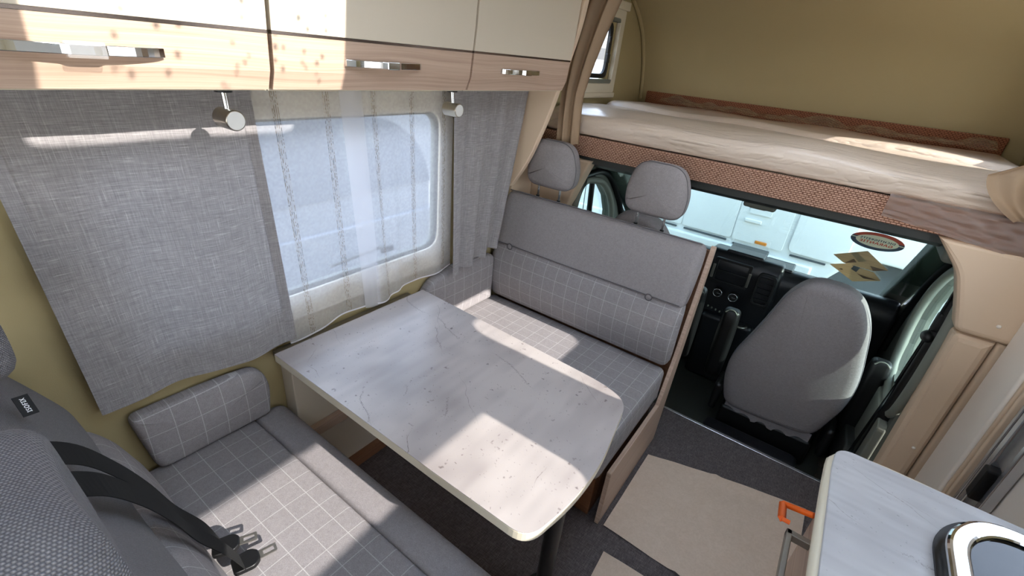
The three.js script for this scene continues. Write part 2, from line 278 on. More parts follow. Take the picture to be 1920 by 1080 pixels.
// ---------------------------------------------------------------- materials
const M = {
  wall: std({ color: 0xab9b71, roughness: 0.85, bumpMap: nCloth, bumpScale: 0.0004 }),
  alcove: std({ color: 0xbfad82, roughness: 0.95, bumpMap: nCloth, bumpScale: 0.0012 }),
  ceiling: std({ color: 0xf0ece2, roughness: 0.9 }),
  cream: std({ color: 0xdacdb9, roughness: 0.42 }),
  creamEdge: std({ color: 0xd9cfb8, roughness: 0.5 }),
  beige: std({ color: 0xd6bc9f, roughness: 0.6 }),
  beigePale: std({ color: 0xeee3d5, roughness: 0.55 }),
  beigeMid: std({ color: 0xe0c8ac, roughness: 0.55 }),
  greyTrim: std({ color: 0x5e625a, roughness: 0.62 }),
  greyTrimPale: std({ color: 0x74776d, roughness: 0.6 }),
  darkTrim: std({ color: 0x2f322f, roughness: 0.6 }),
  black: std({ color: 0x0c0c0d, roughness: 0.45 }),
  blackMatte: std({ color: 0x101011, roughness: 0.85 }),
  dash: std({ color: 0x131418, roughness: 0.4 }),
  wood: std({ map: woodMap, roughness: 0.45 }),
  woodBrown: std({ map: woodMap, color: 0xb89880, roughness: 0.55 }),
  chrome: std({ color: 0xd8dadc, metalness: 1, roughness: 0.08 }),
  darkMetal: std({ color: 0x6e625c, metalness: 0.9, roughness: 0.2 }),
  nickel: std({ color: 0xb9b0a2, metalness: 1, roughness: 0.28 }),
  steel: std({ color: 0x9c9890, metalness: 0.9, roughness: 0.35 }),
  alu: std({ color: 0xc9ccd0, metalness: 0.9, roughness: 0.25 }),
  fabric: std({ map: fabricMap, roughness: 0.95, bumpMap: fabricBump, bumpScale: 0.0006 }),
  grid: std({ map: gridMap, roughness: 0.95, bumpMap: fabricBump, bumpScale: 0.0005 }),
  weave: std({ map: weaveMap, roughness: 0.95, bumpMap: weaveBump, bumpScale: 0.0012 }),
  weaveCoarse: std({ map: weaveMap.clone(), roughness: 0.95, bumpMap: weaveBump.clone(), bumpScale: 0.002 }),
  linen: phy({ map: linenMap, roughness: 1, transmission: 0.16, thickness: 0, side: THREE.DoubleSide }),
  sheer: null,
  marble: phy({ map: marbleMap, roughness: 0.28 }),
  stone: phy({ map: stoneMap, roughness: 0.3 }),
  carpet: std({ map: carpetMap, roughness: 0.95, bumpMap: carpetBump, bumpScale: 0.001 }),
  cabCarpet: std({ color: 0x3a3d36, roughness: 0.95 }),
  board: std({ map: boardMap, roughness: 0.9, bumpMap: boardBump, bumpScale: 0.0012 }),
  boardDark: std({ map: boardMap, color: 0xd8b59c, roughness: 0.9 }),
  mattress: phy({ color: 0xdac8b6, roughness: 0.6, clearcoat: 0.8, clearcoatRoughness: 0.2, bumpMap: wrapBump, bumpScale: 0.006 }),
  film: phy({ color: 0xf4ece6, roughness: 0.12, transmission: 0.96, thickness: 0, side: THREE.DoubleSide, bumpMap: wrapBump, bumpScale: 0.008 }),
  filmHazy: phy({ color: 0xd2bdae, roughness: 0.4, transmission: 0.8, thickness: 0, side: THREE.DoubleSide, bumpMap: wrapBump, bumpScale: 0.003 }),
  curtainBeige: std({ color: 0xa88f74, roughness: 0.85, bumpMap: nCloth, bumpScale: 0.0006, side: THREE.DoubleSide }),
  glass: phy({ color: 0xffffff, roughness: 0.02, transmission: 1, thickness: 0 }),
  glassTint: phy({ color: 0xdfeae7, roughness: 0.02, transmission: 1, thickness: 0 }),
  glassBlack: phy({ color: 0x05060a, roughness: 0.03 }),
  gravel: std({ map: gravelMap, roughness: 0.95, bumpMap: gravelMap, bumpScale: 0.01 }),
  paper: std({ map: paperMap, roughness: 0.9, side: THREE.DoubleSide }),
  vanWhite: phy({ color: 0xf2f4f5, roughness: 0.3, clearcoat: 0.5, clearcoatRoughness: 0.1 }),
  neighbour: phy({ color: 0x747a82, roughness: 0.35 }),
  vanGap: std({ color: 0x3b4248, roughness: 0.6 }),
  tyre: std({ color: 0x55585a, roughness: 0.9 }),
  orange: std({ color: 0xe8620f, roughness: 0.4 }),
  amber: std({ color: 0xe08a35, roughness: 0.25 }),
  belt: std({ color: 0x050505, roughness: 0.95 }),
  plasticWhite: std({ color: 0xd8d6d0, roughness: 0.5 }),
};

M.weaveCoarse.map.repeat.set(12.5, 12.5); M.weaveCoarse.bumpMap.repeat.set(12.5, 12.5);
// ---------------------------------------------------------------- the shell
const W0 = -0.035, ZR = 2.06, ROOF = 2.1;
const frontCurve = [[3.44, 1.24], [3.44, 1.45], [3.415, 1.56], [3.36, 1.7], [3.27, 1.84], [3.14, 1.95], [2.97, 2.04], [2.75, 2.09], [2.55, ROOF]];
// left wall with the dinette window and the alcove window
struct('wall_left', slab([[-2.2, -0.3], [2.19, -0.3], [2.19, 1.24], ...frontCurve, [-2.2, ROOF]], W0, 0, 'z',
  [rrect(0.25, 1.415, 0.85, 1.445, 0.07).reverse(), rrect(-1.8, -0.6, 0.9, 1.6, 0.07).reverse(), rrect(2.42, 2.845, 1.565, 1.88, 0.07).reverse()]), M.wall);
struct('wall_rear', slab([[W0, -0.3], [ZR + 0.035, -0.3], [ZR + 0.035, ROOF + 0.04], [W0, ROOF + 0.04]], -2.235, -2.2, 'x', [rrect(0.3, 1.75, 0.85, 1.75, 0.06).reverse()]), M.wall);
struct('ceiling', slab([[-2.2, W0], [2.56, W0], [2.56, ZR + 0.035], [-2.2, ZR + 0.035]], ROOF, ROOF + 0.035, 'y', [rrect(0.23, 0.8, 0.8, 1.45, 0.04).reverse(), rrect(-1.6, -0.8, 0.55, 1.45, 0.04).reverse(), rrect(1.5, 2.02, 1.05, 1.6, 0.04).reverse()]), M.ceiling);
{ // curved front of the alcove
  const out = frontCurve.map(([x, y]) => { const a = Math.atan2(y - 1.2, x - 2.5); return [x + 0.035 * Math.cos(a), y + 0.035 * Math.sin(a)]; }).reverse();
  const g = slab([...frontCurve, ...out], W0, ZR + 0.035, 'z'); g.computeVertexNormals();
  struct('wall_front', sheetCurve(), M.alcove);
  function sheetCurve() {
    const c = new THREE.CatmullRomCurve3(frontCurve.map(([x, y]) => V(x, y, 0)), false, 'centripetal'), pts = c.getPoints(40), pos = [], idx = [], uv = []; let l = 0;
    const ring = (off) => pts.map((p, i) => { const t = c.getTangent(i / 40); return [p.x + t.y * off, p.y - t.x * off]; });
    const A = ring(0), B = ring(0.035), n = pts.length;
    for (const [R, z] of [[A, W0], [A, ZR + 0.035], [B, W0], [B, ZR + 0.035]]) R.forEach(([x, y], i) => { pos.push(x, y, z); uv.push(z, i * 0.04); });
    for (let i = 0; i < n - 1; i++) idx.push(i, i + 1, n + i + 1, i, n + i + 1, n + i, 2 * n + i, 3 * n + i + 1, 2 * n + i + 1, 2 * n + i, 3 * n + i, 3 * n + i + 1);
    const q = new THREE.BufferGeometry(); q.setAttribute('position', new THREE.Float32BufferAttribute(pos, 3)); q.setAttribute('uv', new THREE.Float32BufferAttribute(uv, 2)); q.setIndex(idx); q.computeVertexNormals(); return q;
  }
}
struct('trim_1', tube([[3.43, 1.46, 0.012], [3.405, 1.56, 0.012], [3.35, 1.7, 0.012], [3.26, 1.835, 0.012], [3.13, 1.943, 0.012], [2.96, 2.03, 0.012], [2.75, 2.078, 0.012]], 0.012, 40, 8), M.alcove);
// right wall with the kitchen window and the door opening
struct('wall_right', slab([[-2.2, -0.3], [1.16, -0.3], [1.16, 1.9], [1.83, 1.9], [1.83, -0.3], [2.19, -0.3], [2.19, 1.24], ...frontCurve, [-2.2, ROOF]], ZR, ZR + 0.035, 'z',
  [rrect(-0.35, 0.865, 1.2, 1.66, 0.06).reverse(), rrect(-1.75, -0.65, 0.95, 1.66, 0.06).reverse(), rrect(2.42, 2.845, 1.565, 1.88, 0.07).reverse()]), M.wall);
struct('floor', box(-2.2, 2.185, -0.04, 0, W0, ZR + 0.03), M.carpet);
struct('cab_floor', box(2.185, 3.5, -0.19, -0.15, 0, ZR), M.cabCarpet);
struct('floor_step', box(2.17, 2.185, -0.19, -0.041, 0, ZR), M.blackMatte);
struct('trim_2', box(2.178, 2.196, -0.05, 0.006, 0.99, 1.86, 0.003), M.alu);
struct('alcove_floor', box(2.15, 3.47, 1.205, 1.238, W0, ZR + 0.03), M.darkTrim);

// ---------------------------------------------------------------- window in the left wall
{
  const w = structGroup('window_1');
  mesh('frame', slab(rrect(0.2, 1.475, 0.79, 1.505, 0.09), 0.0005, 0.014, 'z', [rrect(0.265, 1.40, 0.865, 1.43, 0.07).reverse()], 0.004), M.creamEdge, w);
  mesh('seal', slab(rrect(0.25, 1.415, 0.85, 1.445, 0.08), -0.03, -0.01, 'z', [rrect(0.275, 1.39, 0.875, 1.42, 0.065).reverse()]), M.greyTrimPale, w);
  mesh('pane', slab(rrect(0.272, 1.393, 0.872, 1.423, 0.066), -0.024, -0.02, 'z'), M.glass, w);
  mesh('blind_cassette', box(0.18, 1.5, 1.505, 1.56, 0.0005, 0.035, 0.006), M.creamEdge, w);
  mesh('sill_rail', box(0.2, 1.48, 0.775, 0.79, 0.0005, 0.02, 0.004), M.creamEdge, w);
  mesh('stay_arm', rod([0.88, 0.915, -0.012], [1.1, 0.93, -0.012], 0.007, 8), M.greyTrim, w);
  mesh('latch', box(1.1, 1.16, 0.905, 0.93, -0.014, 0.004, 0.006), M.darkTrim, w);
}
{ // little window of the alcove
  const w = structGroup('window_2');
  mesh('frame', slab(rrect(2.34, 2.915, 1.5, 1.94, 0.012), 0.0005, 0.03, 'z', [rrect(2.40, 2.862, 1.55, 1.895, 0.02).reverse()], 0.004), M.creamEdge, w);
  mesh('blind_rail', box(2.4, 2.862, 1.55, 1.572, 0.004, 0.026), M.greyTrimPale, w);
  mesh('blind_rail', box(2.4, 2.862, 1.875, 1.895, 0.004, 0.026), M.greyTrimPale, w);
  mesh('seal', slab(rrect(2.415, 2.85, 1.575, 1.872, 0.06), -0.02, -0.002, 'z', [rrect(2.445, 2.815, 1.6, 1.85, 0.05).reverse()], 0.003), M.black, w);
  mesh('pane', slab(rrect(2.44, 2.82, 1.595, 1.855, 0.05), -0.022, -0.018, 'z'), M.glass, w);
  mesh('latch', box(2.79, 2.825, 1.66, 1.71, -0.004, 0.014, 0.005), M.black, w);
  mesh('latch', box(2.8, 2.825, 1.765, 1.8, -0.004, 0.01, 0.005), M.black, w);
  mesh('sill', box(2.34, 2.93, 1.47, 1.5, 0.0005, 0.034, 0.006), M.creamEdge, w);
  mesh('blind_cassette', box(2.5, 2.95, 1.94, 1.985, 0.0005, 0.034, 0.006), M.creamEdge, w);
}
{ // roof light, out of view, that lets the sun onto the lockers
  const w = structGroup('window_3');
  mesh('frame', slab(rrect(0.19, 0.84, 0.76, 1.49, 0.05), ROOF - 0.02, ROOF - 0.0005, 'y', [rrect(0.23, 0.8, 0.8, 1.45, 0.04).reverse()], 0.004), M.plasticWhite, w);
  mesh('pane', slab(rrect(0.22, 0.81, 0.79, 1.46, 0.04), ROOF + 0.037, ROOF + 0.041, 'y'), M.glass, w);
  const specks = [];
  for (let i = 0; i < 85; i++) { const g = new THREE.SphereGeometry(1, 7, 5), s = 0.0035 + 0.004 * rnd() * rnd(); g.scale(s * (0.8 + 0.6 * rnd()), s, s * (0.8 + 0.6 * rnd())); g.translate(0.3 + 0.46 * rnd(), ROOF + 0.042, 0.83 + 0.6 * rnd()); specks.push(g); }
  const d = mesh('dirt_specks', merge(specks), M.tyre, w); d.userData.kind = 'stuff';
}
{ // kitchen window, half shut by its blind
  const w = structGroup('window_4');
  mesh('frame', slab(rrect(-0.4, 0.915, 1.15, 1.71, 0.05), ZR - 0.025, ZR - 0.0005, 'z', [rrect(-0.35, 0.865, 1.2, 1.66, 0.06).reverse()], 0.004), M.creamEdge, w);
  mesh('pane', slab(rrect(-0.36, 0.875, 1.19, 1.67, 0.06), ZR + 0.02, ZR + 0.024, 'z'), M.glass, w);
  mesh('blind', box(-0.36, 0.875, 1.405, 1.67, ZR + 0.006, ZR + 0.012), M.plasticWhite, w);
}
{ // windows of the right wall outside the picture: one over the bed, one at the rear
  const w = structGroup('window_6');
  mesh('frame', slab(rrect(2.34, 2.915, 1.5, 1.94, 0.012), ZR - 0.03, ZR - 0.0005, 'z', [rrect(2.40, 2.862, 1.55, 1.895, 0.02).reverse()], 0.004), M.creamEdge, w);
  mesh('pane', slab(rrect(2.41, 2.855, 1.555, 1.89, 0.06), ZR + 0.018, ZR + 0.022, 'z'), M.glass, w);
  const w2 = structGroup('window_7');
  mesh('frame', slab(rrect(-1.8, -0.6, 0.9, 1.71, 0.05), ZR - 0.025, ZR - 0.0005, 'z', [rrect(-1.75, -0.65, 0.95, 1.66, 0.06).reverse()], 0.004), M.creamEdge, w2);
  mesh('pane', slab(rrect(-1.76, -0.64, 0.94, 1.67, 0.06), ZR + 0.02, ZR + 0.024, 'z'), M.glass, w2);
}
for (const [n, g1, g2] of [['window_8', slab(rrect(0.25, 1.8, 0.8, 1.8, 0.05), -2.1995, -2.18, 'x', [rrect(0.3, 1.75, 0.85, 1.75, 0.06).reverse()], 0.004), slab(rrect(0.29, 1.76, 0.84, 1.76, 0.06), -2.222, -2.218, 'x')],
  ['window_9', slab(rrect(-1.65, -0.75, 0.5, 1.5, 0.05), ROOF - 0.02, ROOF - 0.0005, 'y', [rrect(-1.6, -0.8, 0.55, 1.45, 0.04).reverse()], 0.004), slab(rrect(-1.61, -0.79, 0.54, 1.46, 0.04), ROOF + 0.037, ROOF + 0.041, 'y')],
  ['window_10', slab(rrect(-1.85, -0.55, 0.85, 1.65, 0.05), 0.0005, 0.02, 'z', [rrect(-1.8, -0.6, 0.9, 1.6, 0.07).reverse()], 0.004), slab(rrect(-1.81, -0.59, 0.89, 1.61, 0.07), -0.024, -0.02, 'z')]]) {
  const w = structGroup(n); mesh('frame', g1, M.creamEdge, w); mesh('pane', g2, M.glass, w);
}
{ // roof vent over the aisle with a frosted dome
  const w = structGroup('window_11');
  mesh('frame', slab(rrect(1.46, 2.06, 1.01, 1.64, 0.05), ROOF - 0.02, ROOF - 0.0005, 'y', [rrect(1.5, 2.02, 1.05, 1.6, 0.04).reverse()], 0.004), M.plasticWhite, w);
  mesh('dome', loft(rrect(1.44, 2.08, 0.99, 1.66, 0.05), ROOF + 0.005, ROOF + 0.1, 0.03, 'y', { crown: 0.01 }), phy({ color: 0xffffff, roughness: 1, transmission: 0.75, thickness: 0, side: THREE.DoubleSide }), w);
}
{ // entrance door with its window
  const w = structGroup('door_1');
  mesh('screen_top', box(1.662, 1.818, 1.15, 1.17, ZR - 0.04, ZR - 0.002, 0.004), M.alu, w);
  mesh('leaf', slab(rrect(1.165, 1.825, -0.28, 1.895, 0.03), ZR + 0.002, ZR + 0.034, 'z', [rrect(1.19, 1.805, 1.22, 1.6, 0.07).reverse()]), M.beigePale, w);
  mesh('pane', slab(rrect(1.185, 1.81, 1.215, 1.605, 0.07), ZR + 0.016, ZR + 0.02, 'z'), M.glass, w);
  mesh('seal', slab(rrect(1.12, 1.87, -0.02, 1.94, 0.02), ZR - 0.012, ZR + 0.001, 'z', [rrect(1.17, 1.82, 0.01, 1.885, 0.03).reverse()], 0.003), M.black, w);
  mesh('screen_rail', box(1.797, 1.818, 0.012, 1.15, ZR - 0.035, ZR - 0.002, 0.004), M.alu, w);
  mesh('screen_frame', box(1.742, 1.777, 0.012, 1.15, ZR - 0.04, ZR - 0.004, 0.006), M.alu, w);
  mesh('screen_brush', box(1.777, 1.797, 0.012, 1.15, ZR - 0.03, ZR - 0.002), M.black, w);
  mesh('screen_handle', box(1.702, 1.742, 0.56, 0.68, ZR - 0.05, ZR - 0.012, 0.006), M.black, w);
  mesh('screen_rail', box(1.662, 1.687, 0.012, 1.15, ZR - 0.03, ZR - 0.002, 0.004), M.alu, w);
}
struct('trim_3', merge([box(1.832, 1.848, 0, 1.95, ZR - 0.045, ZR - 0.0005, 0.006), box(1.85, 1.866, 0, 1.95, ZR - 0.05, ZR - 0.0005, 0.005)]), M.beige);

// ---------------------------------------------------------------- cab shell
const doorHole = [[2.24, 0.45], [2.62, 0.48], [2.70, 0.6], [2.735, 0.72], [2.72, 0.82], [2.65, 0.93], [2.54, 1.02], [2.44, 1.06], [2.24, 1.06]];
for (const [side, z0, s] of [['left', 0.25, -1], ['right', 1.87, 1]]) {
  const g = structGroup(side === 'left' ? 'door_2' : 'door_3');
  const zz = (a, b) => [Math.min(z0 + s * a, z0 + s * b), Math.max(z0 + s * a, z0 + s * b)];
  const outline = [[2.205, -0.19], [3.3, -0.19], [3.3, 0.55], [3.12, 0.64], [2.9, 0.83], [2.72, 1.0], [2.56, 1.12], [2.44, 1.21], [2.205, 1.21]];
  mesh('panel', slab(outline, ...zz(0.005, 0.06), 'z', [doorHole.slice().reverse()]), M.greyTrim, g);
  mesh('pane', slab(doorHole, ...zz(0.03, 0.034), 'z'), M.glassTint, g);
  mesh('window_frame', tube(doorHole.map(([x, y]) => [x, y, z0 - s * 0.002]), 0.02, 80, 8, true), M.greyTrimPale, g);
  mesh('arch_seal', tube([[2.23, 1.115, z0 - s * 0.006], [2.46, 1.11, z0 - s * 0.006], [2.58, 1.07, z0 - s * 0.006], [2.72, 0.96, z0 - s * 0.006], [2.86, 0.81, z0 - s * 0.006], [2.96, 0.6, z0 - s * 0.006], [3.0, 0.4, z0 - s * 0.006]], 0.017, 60, 8), M.black, g);
  mesh('door_card', slab(roundPoly([[2.2, -0.1, 0.03], [2.9, -0.1, 0.05], [2.92, 0.3, 0.08], [2.72, 0.42, 0.05], [2.2, 0.4, 0.03]]), ...zz(-0.03, 0.006), 'z', [], 0.008), M.greyTrimPale, g);
  mesh('door_pocket', slab(roundPoly([[2.3, -0.08, 0.03], [2.85, -0.08, 0.05], [2.82, 0.12, 0.06], [2.32, 0.16, 0.05]]), ...zz(-0.07, -0.028), 'z', [], 0.01), M.darkTrim, g);
  mesh('quarter_bar', rod([2.5, 0.46, z0 + s * 0.022], [2.42, 1.05, z0 + s * 0.022], 0.016, 10), M.black, g);
  // windscreen pillar
  const a = struct(side === 'left' ? 'trim_4' : 'trim_5', slab(roundPoly([[2.42, 1.2, 0.01], [2.56, 1.1, 0.01], [3.16, 0.62, 0.02], [3.3, 0.5, 0.02], [3.3, 0.6, 0.02], [2.62, 1.16, 0.02], [2.5, 1.235, 0.01]]), ...zz(-0.1, 0.004), 'z', [], 0.012), M.greyTrim);
  a.name = side === 'left' ? 'trim_4' : 'trim_5';
}
// pillar covers between living area and cab
struct('trim_6', slab(roundPoly([[0, -0.19], [0.24, -0.19, 0.02], [0.22, 0.9, 0.08], [0.3, 1.12, 0.06], [0.34, 1.22], [0, 1.22]]), 2.12, 2.2, 'x', [], 0.012), M.beige);
{
  const g = structGroup('trim_7');   // right pillar: upper cover, lower cover and the moulded strip beside the wall
  mesh('upper_cover', slab(roundPoly([[ZR - 0.002, 0.93], [1.865, 0.93, 0.02], [1.83, 1.03, 0.05], [1.79, 1.13, 0.03], [1.7, 1.235], [ZR - 0.002, 1.235]]), 2.1, 2.2, 'x', [], 0.02), M.beige, g);
  mesh('lower_cover', slab(roundPoly([[1.985, -0.19], [1.89, -0.19, 0.02], [1.87, 0.926, 0.02], [1.985, 0.926]]), 2.1, 2.2, 'x', [], 0.03), M.beige, g);
  mesh('wall_strip', box(2.115, 2.2, -0.19, 0.926, 1.987, ZR - 0.001, 0.012), M.beige, g);
  mesh('screw_cap', new THREE.SphereGeometry(0.007, 10, 8).translate(2.1, 0.99, 1.96), M.beigePale, g);
  mesh('screw_cap', new THREE.SphereGeometry(0.007, 10, 8).translate(2.1, 0.42, 1.95), M.beigePale, g);
  mesh('roof_joint', box(2.15, 2.45, 1.14, 1.2, 1.74, 1.86, 0.02), M.greyTrim, g);
}
struct('trim_8', box(1.868, 2.097, 0.001, 1.5, 2.002, ZR - 0.0006, 0.01), M.beigePale);
struct('cab_header', slab(roundPoly([[2.2, 1.2], [2.28, 1.165, 0.02], [2.47, 1.135, 0.02], [2.53, 1.12, 0.01], [2.56, 1.15, 0.01], [2.56, 1.205]]), 0.25, 1.87, 'z'), M.darkTrim);
struct('cab_bulkhead', merge([box(3.3, 3.34, -0.19, 0.58, 0.1, ZR - 0.1), box(2.56, 3.47, 1.17, 1.205, W0, ZR + 0.03)]), M.darkTrim);
{
  const w = structGroup('window_5');
  const L = (x) => 1.12 - (x - 2.5) * 0.75;
  mesh('pane', slab([[2.5, L(2.5)], [3.24, L(3.24)], [3.243, L(3.24) + 0.005], [2.503, L(2.5) + 0.005]], 0.25, 1.87, 'z'), M.glassTint, w);
  mesh('lower_seal', box(3.2, 3.26, 0.55, 0.6, 0.25, 1.87, 0.01), M.black, w);
}
// ---------------------------------------------------------------- outside
struct('ground', boxUV(new THREE.PlaneGeometry(60, 60).rotateX(-Math.PI / 2).translate(2, -0.66, 0)), M.gravel);
struct('vehicle_underbody', box(-2.2, 3.4, -0.4, -0.31, 0.05, 2.0), M.blackMatte);
{ // white van parked across in front of the windscreen
  const v = thing('van', 'white panel van parked broadside outside the windscreen', 'van');
  const prof = roundPoly([[-1.95, -0.35, 0.1], [1.42, -0.35], [1.5, 0.1, 0.12], [1.72, 0.42, 0.14], [2.1, 0.42, 0.14], [2.3, 0.1, 0.12], [2.36, -0.3], [2.75, -0.3, 0.1], [2.85, 0.35, 0.2], [2.6, 0.7, 0.2], [2.05, 0.85, 0.15], [1.5, 1.55, 0.2], [-1.95, 1.7, 0.2]], 6);
  mesh('body', slab(prof, 4.6, 6.3, 'x', [], 0.03), M.vanWhite, v);
  const fp = (z0, z1, y0, y1, r, d) => slab(rrect(z0, z1, y0, y1, r), 4.6 - d, 4.603, 'x', [], 0.004);
  mesh('side_panel', fp(-0.62, 0.235, 0.31, 1.4, 0.03, 0.012), M.vanWhite, v);
  mesh('side_panel', fp(0.247, 0.705, 0.31, 1.4, 0.03, 0.012), M.vanWhite, v);
  mesh('front_door', fp(0.717, 1.15, 0.31, 1.3, 0.03, 0.012), M.vanWhite, v);
  mesh('wing_panel', fp(1.19, 1.62, 0.33, 0.9, 0.06, 0.02), M.vanWhite, v);
  for (const [z0, z1, y] of [[-0.6, 0.2, 0.285], [0.27, 0.68, 0.285], [0.74, 1.06, 0.27], [1.22, 1.5, 0.3]]) mesh('rub_strip', box(4.585, 4.602, y - 0.008, y + 0.008, z0, z1, 0.004), M.vanGap, v);
  mesh('sill', box(4.57, 4.61, 0.08, 0.25, -1.7, 1.42, 0.02), M.vanWhite, v);
  mesh('side_marker', box(4.578, 4.604, 0.32, 0.35, 0.92, 1.02, 0.008), M.amber, v);
  mesh('door_handle', box(4.57, 4.604, 0.5, 0.53, 0.78, 0.92, 0.008), M.vanWhite, v);
  mesh('fuel_flap', slab(rrect(0.8, 0.98, 0.58, 0.76, 0.02), 4.578, 4.604, 'x', [], 0.003), M.vanWhite, v);
  for (const z of [1.92]) {
    const t = mesh('tyre', new THREE.TorusGeometry(0.27, 0.11, 14, 40).rotateY(Math.PI / 2).translate(4.78, -0.28 + 0.0, z), M.tyre, v);
    mesh('wheel_rim', new THREE.CylinderGeometry(0.21, 0.21, 0.14, 28).rotateZ(Math.PI / 2).translate(4.76, -0.28, z), M.alu, t);
    for (let k = 0; k < 5; k++) mesh('wheel_bolt', new THREE.CylinderGeometry(0.014, 0.014, 0.03, 8).rotateZ(Math.PI / 2).translate(4.69, -0.28 + 0.08 * Math.sin(k * 1.257), z + 0.08 * Math.cos(k * 1.257)), M.darkTrim, t);
  }
  mesh('wheel_arch_liner', slab(rrect(1.4, 2.36, -0.3, 0.5, 0.3), 4.7, 4.74, 'x'), M.tyre, v);
}
{ // neighbour beyond the dinette window
  const v = thing('motorhome', 'grey motorhome parked alongside beyond the dinette window', 'motorhome');
  mesh('body', slab(roundPoly([[-3, -0.35, 0.1], [9, -0.35, 0.1], [9, 1.9, 0.3], [8.6, 2.3, 0.3], [-3, 2.3, 0.2]], 6), -4.2, -2.1, 'z', [], 0.04), M.neighbour, v);
  mesh('lower_skirt', box(-3, 8.8, -0.42, 0.12, -2.13, -2.07, 0.02), M.neighbour, v);
  mesh('side_window', slab(rrect(5.6, 7.6, 1.2, 1.85, 0.08), -2.115, -2.085, 'z', [], 0.004), M.glassBlack, v);
  mesh('side_window', slab(rrect(0.3, 4.0, 0.4, 1.25, 0.06), -2.115, -2.085, 'z', [], 0.004), std({ color: 0x515963, roughness: 0.4 }), v);
  for (const x of [-1.8, 7.6]) { const t = mesh('tyre', new THREE.TorusGeometry(0.24, 0.1, 14, 36).translate(x, -0.32, -2.2), M.tyre, v); mesh('wheel_rim', new THREE.CylinderGeometry(0.19, 0.19, 0.12, 24).rotateX(Math.PI / 2).translate(x, -0.32, -2.18), M.alu, t); }
}

// ---------------------------------------------------------------- overhead lockers
const lockerProf = [[0.262, 1.536], [0.278, 1.575], [0.292, 1.72], [0.31, 2.09]];
function lockerFace(y) { for (let i = 0; i < 3; i++) { const [a, b] = lockerProf[i], [c, d] = lockerProf[i + 1]; if (y <= d) return a + (c - a) * (y - b) / (d - b); } return 0.31; }
function doorPiece(x0, x1, y0, y1, th) {
  const ys = [y0]; for (const [, y] of lockerProf) if (y > y0 && y < y1) ys.push(y); ys.push(y1);
  const front = ys.map((y) => [lockerFace(y), y]), back = ys.slice().reverse().map((y) => [lockerFace(y) - th, y]);
  return slab([...front, ...back], x0, x1, 'x', [], 0.0015);
}
function handle(cx, y, w, parent) {
  const z0 = lockerFace(y), pts = [], N = 24;
  const bow = (s) => 0.004 + 0.024 * Math.pow(Math.cos(s * Math.PI / 2), 0.7) + (Math.abs(s) < 0.22 ? 0.005 : 0);
  for (let i = 0; i <= N; i++) { const s = -1 + 2 * i / N; pts.push([cx + s * w / 2, z0 + bow(s) + 0.004]); }
  for (let i = N; i >= 0; i--) { const s = -1 + 2 * i / N; pts.push([cx + s * w / 2, z0 + bow(s) - 0.0035 - (Math.abs(s) > 0.9 ? 0.003 : 0)]); }
  const bar = slab(pts, y - 0.008, y + 0.008, 'y', [], 0.0012);
  const clamp = box(cx - 0.026, cx + 0.026, y - 0.0125, y + 0.0125, z0 + 0.026, z0 + 0.042, 0.003);
  const h = mesh('handle', bar, M.chrome, parent); h.userData.label = 'wavy chrome handle';
  return [h, clamp];
}
const lockers = [[-0.1, 0.592, 0.27, 0.24, 'overhead locker above the large grey curtain, bright in the sun'], [0.598, 1.257, 0.905, 0.25, 'middle overhead locker with a sun patch at its left end'], [1.263, 1.885, 1.535, 0.24, 'shaded overhead locker beside the cream curved end panel']];
lockers.forEach(([x0, x1, hx, hw, label]) => {
  const t = thing('overhead_locker', label, 'cabinet', [0, 0, 0], 'overhead lockers above the dinette');
  mesh('body', merge([slab([[0.002, 1.54], [0.24, 1.54], [0.262, 1.58], [0.285, 2.09], [0.002, 2.09]], x0 + 0.001, x1 - 0.001, 'x'), box(x0, x1, 1.532, 1.542, 0.002, 0.245)]), M.creamEdge, t);
  const d = new THREE.Group(); d.name = 'door'; t.add(d);
  mesh('wood_strip', doorPiece(x0 + 0.0015, x1 - 0.0015, 1.536, 1.648, 0.018), M.wood, d);
  mesh('metal_strip', doorPiece(x0 + 0.0015, x1 - 0.0015, 1.6485, 1.6545, 0.014), M.darkMetal, d);
  mesh('cream_panel', doorPiece(x0 + 0.0015, x1 - 0.0015, 1.655, 2.088, 0.018), M.cream, d);
  const [h, clamp] = handle(hx, 1.6, hw, d);
  if (x0 < 0) { clamp.userData = {}; mesh('handle_clamp', clamp, phy({ color: 0xffffff, roughness: 0.08, transmission: 0.85, thickness: 0 }), d); }
  else h.geometry = merge([h.geometry, box(hx - 0.02, hx + 0.02, 1.5905, 1.6095, lockerFace(1.6) + 0.028, lockerFace(1.6) + 0.038, 0.002)]);
});
